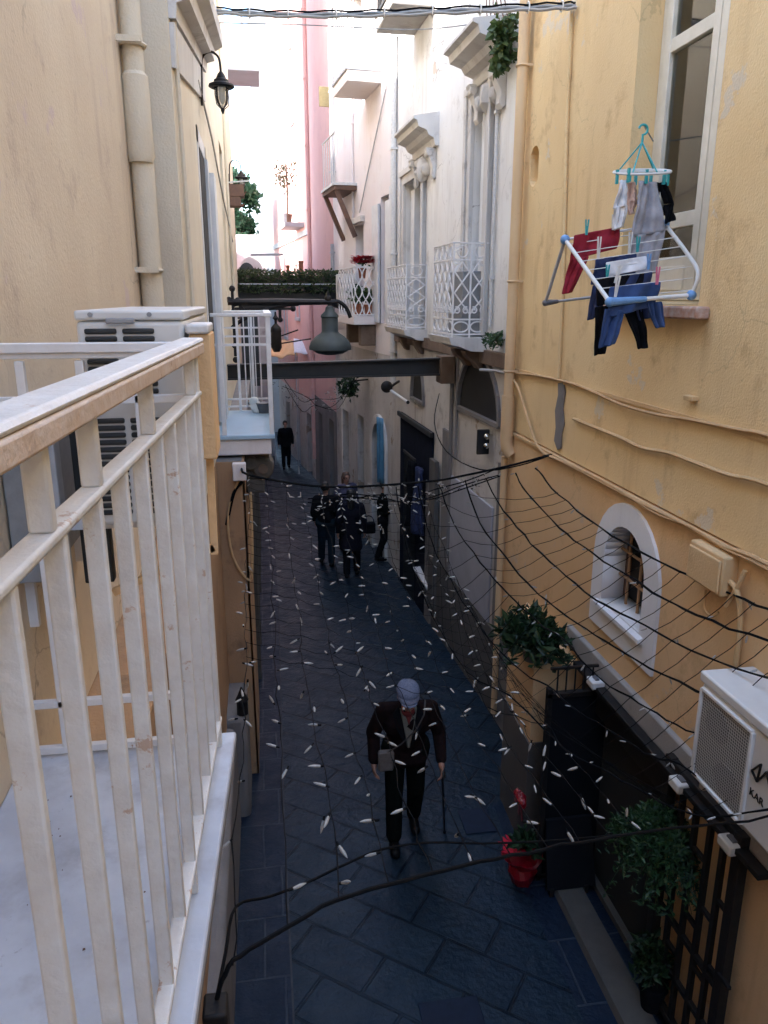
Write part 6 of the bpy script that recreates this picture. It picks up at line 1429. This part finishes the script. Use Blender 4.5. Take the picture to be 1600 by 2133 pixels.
mb = MB(); mb.lathe([(.014, 0), (.013, .03)], tip, 8); part('rubber_tip', mb, 'black_cloth', cn)
bg = M @ V((-.19, -.19, .93)); bag = thing('shoulder_bag', 'small beige shoulder bag on the old man\'s hip', 'bag', bg)
mb = MB(); mb.bx(bg.x-.065, bg.x+.065, bg.y-.025, bg.y+.03, bg.z-.10, bg.z+.09); part('pouch', mb, 'bag_beige', bag, bevel=.02)
mb = MB(); mb.bx(bg.x-.066, bg.x+.066, bg.y-.032, bg.y-.02, bg.z, bg.z+.085); part('flap', mb, 'bag_beige', bag, bevel=.006)
mb = MB()
for p, q in zip([(-.19, -.20, 1.0), (-.07, -.262, 1.12), (.06, -.258, 1.25), (.13, -.225, 1.37), (.15, -.13, 1.45)], [(-.07, -.262, 1.12), (.06, -.258, 1.25), (.13, -.225, 1.37), (.15, -.13, 1.45), (.12, -.02, 1.44)]): mb.bar(M @ V(p), M @ V(q), .012, .004, up=(0, 1, 0))
part('strap', mb, 'strap_brown', bag)
# group of people
walk = dict(al=(-.11, -.12, .08), ar=(.10, .12, .10))
g1 = ground_at(681, 1178); person('person in a black top and faded jeans seen from behind, left in the group', g1, R(168), 1.62, dict(wl=(-.2, -.2, 1.0), wr=(.24, -.10, .92), ar=(.13, -.16, .10)), dict(top='black_cloth', legs='denim', hat='short', hem=.92), .016)
g2 = ground_at(733, 1200); person('person in a long dark coat walking in the middle of the group', g2, R(175), 1.62, walk, dict(top='coat_grey', legs='black_cloth', hat='long', hem=.55, flare=.04, top_name='coat'), .016)
g3 = ground_at(800, 1166); person('person in a dark green coat turned sideways, right in the group', g3, R(70), 1.58, dict(el=(-.26, -.10, 1.15), wl=(-.18, -.28, 1.12), al=(-.10, .12, .09)), dict(top='trouser_dark', legs='black_cloth', hat='short', hem=.78, top_name='coat'), .016)
g4 = ground_at(738, 1165)+V((.05, .7, 0)); g4.z = gz(g4.y); person('person in a pale lilac jacket half hidden behind the left walker', V((g4.x-.12, g4.y, g4.z)), R(20), 1.62, {}, dict(top='lilac_cloth', legs='trouser_dark', hat='long', hair='wood_brown', hem=.85, top_name='jacket'), .02)
hb = g3+V((-.30, -.02, .72)); hbg = thing('handbag', 'dark handbag carried by the person on the right of the group', 'bag', hb)
mb = MB(); mb.bx(hb.x-.13, hb.x+.13, hb.y-.06, hb.y+.06, hb.z-.16, hb.z+.06); part('pouch', mb, 'black_cloth', hbg, bevel=.03)
mb = MB(); mb.tube([hb+V((.10*math.cos(a), 0, .06+.13*math.sin(a))) for a in [i*math.pi/8 for i in range(9)]], .01, 6); part('handle', mb, 'black_cloth', hbg)
gf = ground_at(597, 975); person('lone dark figure walking far down the alley', gf, R(5), 1.55, walk, dict(top='black_cloth', legs='black_cloth', hat='short', hem=.80, top_name='coat'), .025)

# ------------------------------------------------------------------ light
SUN_EL = R(31); sx, sy = -.97, -.22
world = bpy.data.worlds.new('World'); scn.world = world; world.use_nodes = True
nt = world.node_tree; bgd = nt.nodes['Background']; sk = nt.nodes.new('ShaderNodeTexSky'); sk.sky_type = 'NISHITA'; sk.sun_disc = False
sk.sun_elevation = SUN_EL; sk.sun_rotation = math.atan2(sx, sy); sk.air_density = 1.0; sk.dust_density = 1.0; sk.ozone_density = 1.0
nt.links.new(sk.outputs[0], bgd.inputs[0]); bgd.inputs[1].default_value = .15
sl_ = bpy.data.lights.new('sun', 'SUN'); sl_.energy = 2.0; sl_.angle = R(.5); sl_.color = (1, .96, .91)
so_ = bpy.data.objects.new('sun', sl_); COL.objects.link(so_)
dv = V((sx, sy, 0)).normalized()*math.cos(SUN_EL)+V((0, 0, math.sin(SUN_EL)))
so_.rotation_euler = dv.to_track_quat('Z', 'Y').to_euler(); so_.location = (-6, -4, 20)
scn.view_settings.view_transform = 'Standard'; scn.view_settings.look = 'None'; scn.view_settings.exposure = 3.1; scn.view_settings.gamma = 1
scn.cycles.max_bounces = 8; scn.cycles.diffuse_bounces = 6; scn.cycles.use_denoising = True
